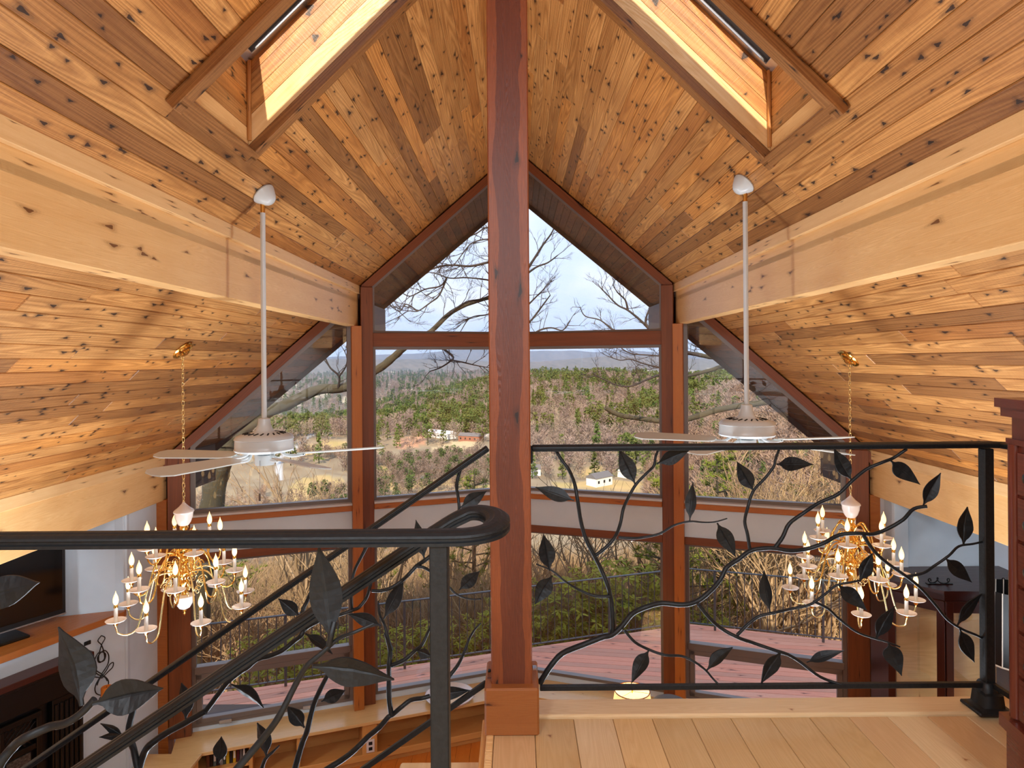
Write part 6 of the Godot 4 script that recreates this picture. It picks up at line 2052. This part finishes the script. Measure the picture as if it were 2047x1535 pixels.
func limbs(parent, list, mat, seedn, twig_rate):
	var r := RandomNumberGenerator.new()
	r.seed = seedn
	for q in list:
		var f: Array = q[2]
		var pts := []
		for i in range(0, f.size(), 3):
			pts.append(Vector3(f[i], f[i + 1], f[i + 2]))
		var sm = smooth(pts, 4)
		var b := MB.new()
		b.wood(0, 1, 0.0, 1.5)
		b.tube(sm, ramp(sm.size(), q[0], q[1]), 10 if q[0] > 0.05 else 6, true, 0.12 if q[0] > 0.05 else 0.05)
		put(parent, "trunk" if q[0] > 0.15 else "limb", b.mesh(), mat)
		if q[0] > 0.1:
			continue
		# twigs along the limb
		var t := MB.new()
		var some := false
		for i in range(1, sm.size()):
			if r.randf() < twig_rate:
				some = true
				var along: Vector3 = (sm[i] - sm[i - 1]).normalized()
				var d: Vector3 = (along * 0.7 + Vector3(r.randf_range(-1, 1), r.randf_range(-0.8, 1.0), r.randf_range(-0.6, 0.6))).normalized()
				grow(t, r, sm[i], d, r.randf_range(0.14, 0.3), minf(0.006, q[1] + 0.003), 3)
		if some:
			put(parent, "twigs", t.mesh(), mat)

func near_plants():
	var r := RandomNumberGenerator.new()
	r.seed = 31
	var bark = noisy("bark", Color(0.09, 0.08, 0.07), Color(0.42, 0.38, 0.26), 6.0, 0.9, 6.0, 0.05, 4)
	var dkt = plain("dark twig", Color(0.20, 0.17, 0.16), 0.8)
	var oak = thing("oak_tree", "large bare oak with a mossy limb reaching right outside the left windows", "tree")
	limbs(oak, OAK_LIMBS.slice(0, 4), bark, 3, 0.10)
	limbs(oak, OAK_LIMBS.slice(4), dkt, 4, 0.55)
	var rt = thing("bare_tree", "bare tree with lichened limbs reaching in from the right", "tree")
	limbs(rt, RIGHT_LIMBS.slice(0, 3), bark, 5, 0.25)
	limbs(rt, RIGHT_LIMBS.slice(3), dkt, 6, 0.6)
	put(rt, "trunk", tube_mesh([P(7.5, -9.5, 14.5), P(7.3, -4, 14.2), P(7.6, 0, 14.0), P(7.8, 4, 14)], 0.24, 10), bark)
	var mt = thing("bare_tree", "bare sapling whose twigs show just right of the timber post", "tree")
	limbs(mt, MIDDLE_LIMBS, dkt, 7, 0.6)
	# brush on the slope below the deck
	leafy("brush", Color(0.62, 0.52, 0.40), 0.0)
	var sap := [sapling_mesh(1, 4, 0.25), sapling_mesh(2, 4, 0.4), sapling_mesh(3, 3, 0.8)]
	var lists := [[], [], []]
	for i in 1150:
		var d := lerpf(10.8, 95.0, pow(r.randf(), 1.6))
		var a := r.randf_range(-0.62, 0.70)
		var x := a * d
		if d < 8.9 + 0.315 * x + 1.2 and d < 12:
			continue
		var k := r.randi() % 3
		var tone := r.randf_range(0.7, 1.25)
		var h: float = (r.randf_range(3.0, 7.5) if k < 2 else r.randf_range(1.2, 2.8)) * (1.0 + d * 0.004)
		# the view down the valley stays open between the taller trunks
		var ytop := ground(x, d) + h
		if ytop > -0.235 * d and a < 0.26:
			h = maxf(1.0, -0.235 * d - ground(x, d))
		lists[k].append([spot(r, x, d, h, 0.15), Color(tone, tone * r.randf_range(0.92, 1.0), tone * r.randf_range(0.82, 0.98))])
	for k in 3:
		many("winter_brush", "tan leafless brush and saplings on the slope below the deck", sap[k], M.brush, lists[k])
	# nearer bare saplings one can tell apart
	var nth := ["leftmost", "second from the left", "third from the left", "fourth from the left", "fifth from the left", "sixth from the left", "seventh from the left", "eighth from the left", "ninth from the left", "tenth from the left", "eleventh from the left", "twelfth from the left", "thirteenth from the left", "rightmost"]
	var si := 0
	for q in [[-4.3, 13.5, 7.2], [-3.4, 12.0, 5.6], [-2.6, 13.0, 6.2], [-1.3, 14.5, 6.6], [-0.6, 12.6, 4.6], [0.7, 13.2, 5.6], [1.6, 14.2, 6.4], [3.0, 15.2, 6.9], [3.6, 13.4, 6.0], [4.6, 14.0, 7.0], [5.4, 12.6, 6.5], [6.3, 15.0, 8.0]]:
		var o = thing("bare_sapling", "pale bare sapling just beyond the deck railing, %s of the row" % (nth[si] if si < 11 else "rightmost"), "tree", P(q[0], ground(q[0], q[1]) - 0.1, q[1]), "bare saplings beyond the deck")
		si += 1
		var mi = put(o, "branches", sap[r.randi() % 2], M.brush)
		mi.scale = Vector3.ONE * float(q[2])
		mi.rotation.y = r.randf() * TAU
	# pines close to the deck
	leafy("pine needles", Color(0.46, 0.50, 0.20), 0.35)
	var np := [near_pine(4), near_pine(5)]
	for q in [[2.95, 12.4, -1.72, "bright young pine rising behind the railing beside the right mullion"], [4.1, 13.4, -1.95, "pine standing outside the left part of the lower right window"], [5.6, 17.6, -2.3, "round pine top low in the left corner of the upper right window"], [-0.9, 13.4, -2.3, "pine glimpsed just left of the timber post beyond the deck"], [-3.3, 15.5, -3.9, "pine behind the chandelier's right arms beyond the deck"], [-6.6, 15.0, -3.3, "small green pine by the foot of the oak"], [8.6, 20.0, -3.9, "pine low in the right corner of the upper right window"], [3.3, 15.0, -2.75, "yellow-green pine top left of the right mullion's upper pane"]]:
		var o = thing("pine_tree", q[3], "tree", P(q[0], ground(q[0], q[1]) - 0.2, q[1]), "pines near the deck")
		var k := r.randi() % 2
		var ang := r.randf() * TAU
		for part in 2:
			var mi = put(o, ["trunk", "needles"][part], np[k][part], [bark, M["pine needles"]][part])
			mi.scale = Vector3.ONE * (float(q[2]) - ground(q[0], q[1]) + 0.2)
			mi.rotation.y = ang
	# rhododendrons behind the railing
	leafy("rhododendron", Color(0.52, 0.51, 0.20), 0.3)
	var rh := [rhodo(1), rhodo(2), rhodo(3)]
	si = 0
	for q in [[-3.6, 9.3, 1.3], [-3.0, 9.5, 1.2], [-2.4, 9.7, 1.25], [-1.75, 9.9, 1.1], [-1.1, 10.1, 1.25], [-0.45, 10.3, 1.2], [0.0, 11.4, 1.4], [0.30, 10.5, 1.25], [0.75, 10.7, 1.35], [1.2, 10.7, 1.75], [1.5, 11.8, 1.6], [1.75, 10.9, 1.9], [2.3, 11.1, 1.3], [3.2, 11.0, 0.9]]:
		var o = thing("rhododendron", "yellow-green rhododendron bush behind the deck railing, %s" % nth[si], "shrub", P(q[0], -5.0, q[1]), "rhododendrons behind the railing")
		si += 1
		var mi = put(o, "leaves", rh[r.randi() % 3], M.rhododendron)
		mi.scale = Vector3.ONE * float(q[2])
		mi.rotation.y = r.randf() * TAU

func near_pine(sd):
	var r := RandomNumberGenerator.new()
	r.seed = sd
	var t := MB.new()
	t.tube(PackedVector3Array([Vector3.ZERO, Vector3(0.01, 0.5, 0), Vector3(0, 1.0, 0)]), PackedFloat32Array([0.016, 0.011, 0.003]), 7, false)
	var b := MB.new()
	b.colored = true
	for i in 44:
		var y := 0.25 + 0.75 * i / 44.0
		var an := i * 2.4
		var ln := (1.05 - y) * 0.34 * r.randf_range(0.6, 1.1) + 0.02
		var p := Vector3(0, y, 0)
		var e := p + Vector3(cos(an) * ln, ln * 0.3, sin(an) * ln)
		t.tube(PackedVector3Array([p, e]), PackedFloat32Array([0.004, 0.0015]), 3, false)
		var tufts := 3 + int(ln * 22)
		for k in tufts:
			var c := p.lerp(e, r.randf_range(0.35, 1.05)) + Vector3(r.randf_range(-1, 1), r.randf_range(-0.5, 1), r.randf_range(-1, 1)) * ln * 0.16
			var g := r.randf_range(0.75, 1.35)
			b.tint = Color(g * r.randf_range(0.9, 1.15), g, g * 0.8)
			for q in 12:
				var dir := Vector3(r.randf_range(-1, 1), r.randf_range(-0.3, 1.2), r.randf_range(-1, 1)).normalized()
				var s := dir.cross(Vector3(r.randf_range(-1, 1), 0.3, r.randf_range(-1, 1))).normalized() * 0.0022
				b.flat(c - s, c + s, c + dir * 0.028, Vector3(dir.x, 1.0, dir.z))
	return [t.mesh(), b.mesh()]

func rhodo(sd):
	var r := RandomNumberGenerator.new()
	r.seed = sd
	var b := MB.new()
	b.colored = true
	for i in 95:
		var an := r.randf() * TAU
		var rr := sqrt(r.randf()) * 0.42
		var c := Vector3(cos(an) * rr, 0.2 + r.randf() * 0.75 * (1.1 - rr), sin(an) * rr)
		for k in 9:
			var a2 := TAU * k / 9.0 + r.randf()
			var drop := r.randf_range(-0.9, 0.25)
			var dir := Vector3(cos(a2), drop, sin(a2)).normalized()
			var ln := r.randf_range(0.06, 0.10)
			var s := dir.cross(Vector3.UP).normalized() * ln * 0.16
			var g := r.randf_range(0.7, 1.5)
			b.tint = Color(g * 1.05, g, g * 0.7)
			b.flat(c, c + dir * ln * 0.5 + s, c + dir * ln, Vector3(dir.x, 1, dir.z))
			b.flat(c, c + dir * ln * 0.5 - s, c + dir * ln, Vector3(dir.x, 1, dir.z))
	return b.mesh()

func houses():
	var wall = plain("house wall", Color(0.88, 0.87, 0.85), 0.8)
	var wall2 = plain("house brick", Color(0.55, 0.35, 0.28), 0.9)
	var roof = plain("house roof", Color(0.42, 0.40, 0.40), 0.8)
	var roof2 = plain("pale roof", Color(0.85, 0.86, 0.88), 0.6)
	for q in [
		[-0.118, 152.0, 26.0, 8.0, wall, roof2, "long white farm building among the fields across the valley"],
		[-0.072, 158.0, 18.0, 7.0, wall2, roof, "brick house with a dark roof right of the white farm"],
		[-0.145, 128.0, 14.0, 6.0, wall, roof, "white cottage below the pine wood left of the post"],
		[-0.028, 205.0, 9.0, 6.0, wall, roof2, "white house just left of the timber post"],
		[-0.225, 174.0, 7.0, 6.0, wall, roof, "white gabled house beside the left mullion"],
		[0.125, 247.0, 12.0, 6.0, wall, roof, "white house in the clearing right of the post"],
		[0.022, 230.0, 8.0, 5.0, wall, roof, "small white house low beside the timber post"],
		[0.165, 233.0, 9.0, 5.0, wall, roof2, "pale house by the road right of the clearing"],
		[0.055, 22.0, 20.0, 7.0, wall2, roof, "brown house on the ridge top right of the post"],
		[0.178, 40.0, 18.0, 7.0, wall, roof2, "white house near the ridge top right of the post"],
		[0.155, 104.0, 16.0, 5.0, wall, roof2, "white barn halfway down the wooded ridge"],
		[0.012, 130.0, 10.0, 5.0, wall, roof, "white trailer in the wood right of the post"]]:
		# walk out along the bearing until the ground is met
		var d := 200.0
		while d < 1500.0 and ground(q[0] * d, d) < -q[1] / 1300.0 * d:
			d += 4.0
		var x: float = q[0] * d
		var o = thing("farmhouse", q[6], "house", P(x, ground(x, d) - 0.5, d), "houses across the valley")
		o.rotation.y = q[0] * 6.0
		var w: float = q[2]
		var h := 4.2
		put(o, "walls", box_mesh(Vector3(w, h, q[3]), 0.0), q[4], Vector3(0, h * 0.5, 0))
		var b := MB.new()
		b.prism(PackedVector2Array([Vector2(-q[3] * 0.5 - 0.4, 0), Vector2(q[3] * 0.5 + 0.4, 0), Vector2(0, 2.2)]), -w * 0.5 - 0.4, w * 0.5 + 0.4, Transform3D(Basis(Vector3(0, 0, 1), Vector3.UP, Vector3(1, 0, 0)), Vector3(0, h, 0)))
		put(o, "roof", b.mesh(), q[5])
		for i in int(w / 4.0):
			put(o, "window", box_mesh(Vector3(1.2, 1.3, 0.1), 0.0), M.slot, Vector3(-w * 0.5 + 2.0 + i * 4.0, 2.3, q[3] * 0.5))

func haze():
	var f := FogVolume.new()
	f.name = "valley_haze"
	f.shape = RenderingServer.FOG_VOLUME_SHAPE_BOX
	f.size = Vector3(16000, 700, 9800)
	f.position = Vector3(400, 150, -5500)
	var m := FogMaterial.new()
	m.density = 0.00009
	m.albedo = Color(0.66, 0.80, 1.0)
	f.material = m
	f.set_meta("kind", "stuff")
	f.set_meta("label", "thin blue haze over the far valley and mountains")
	add_child(f)
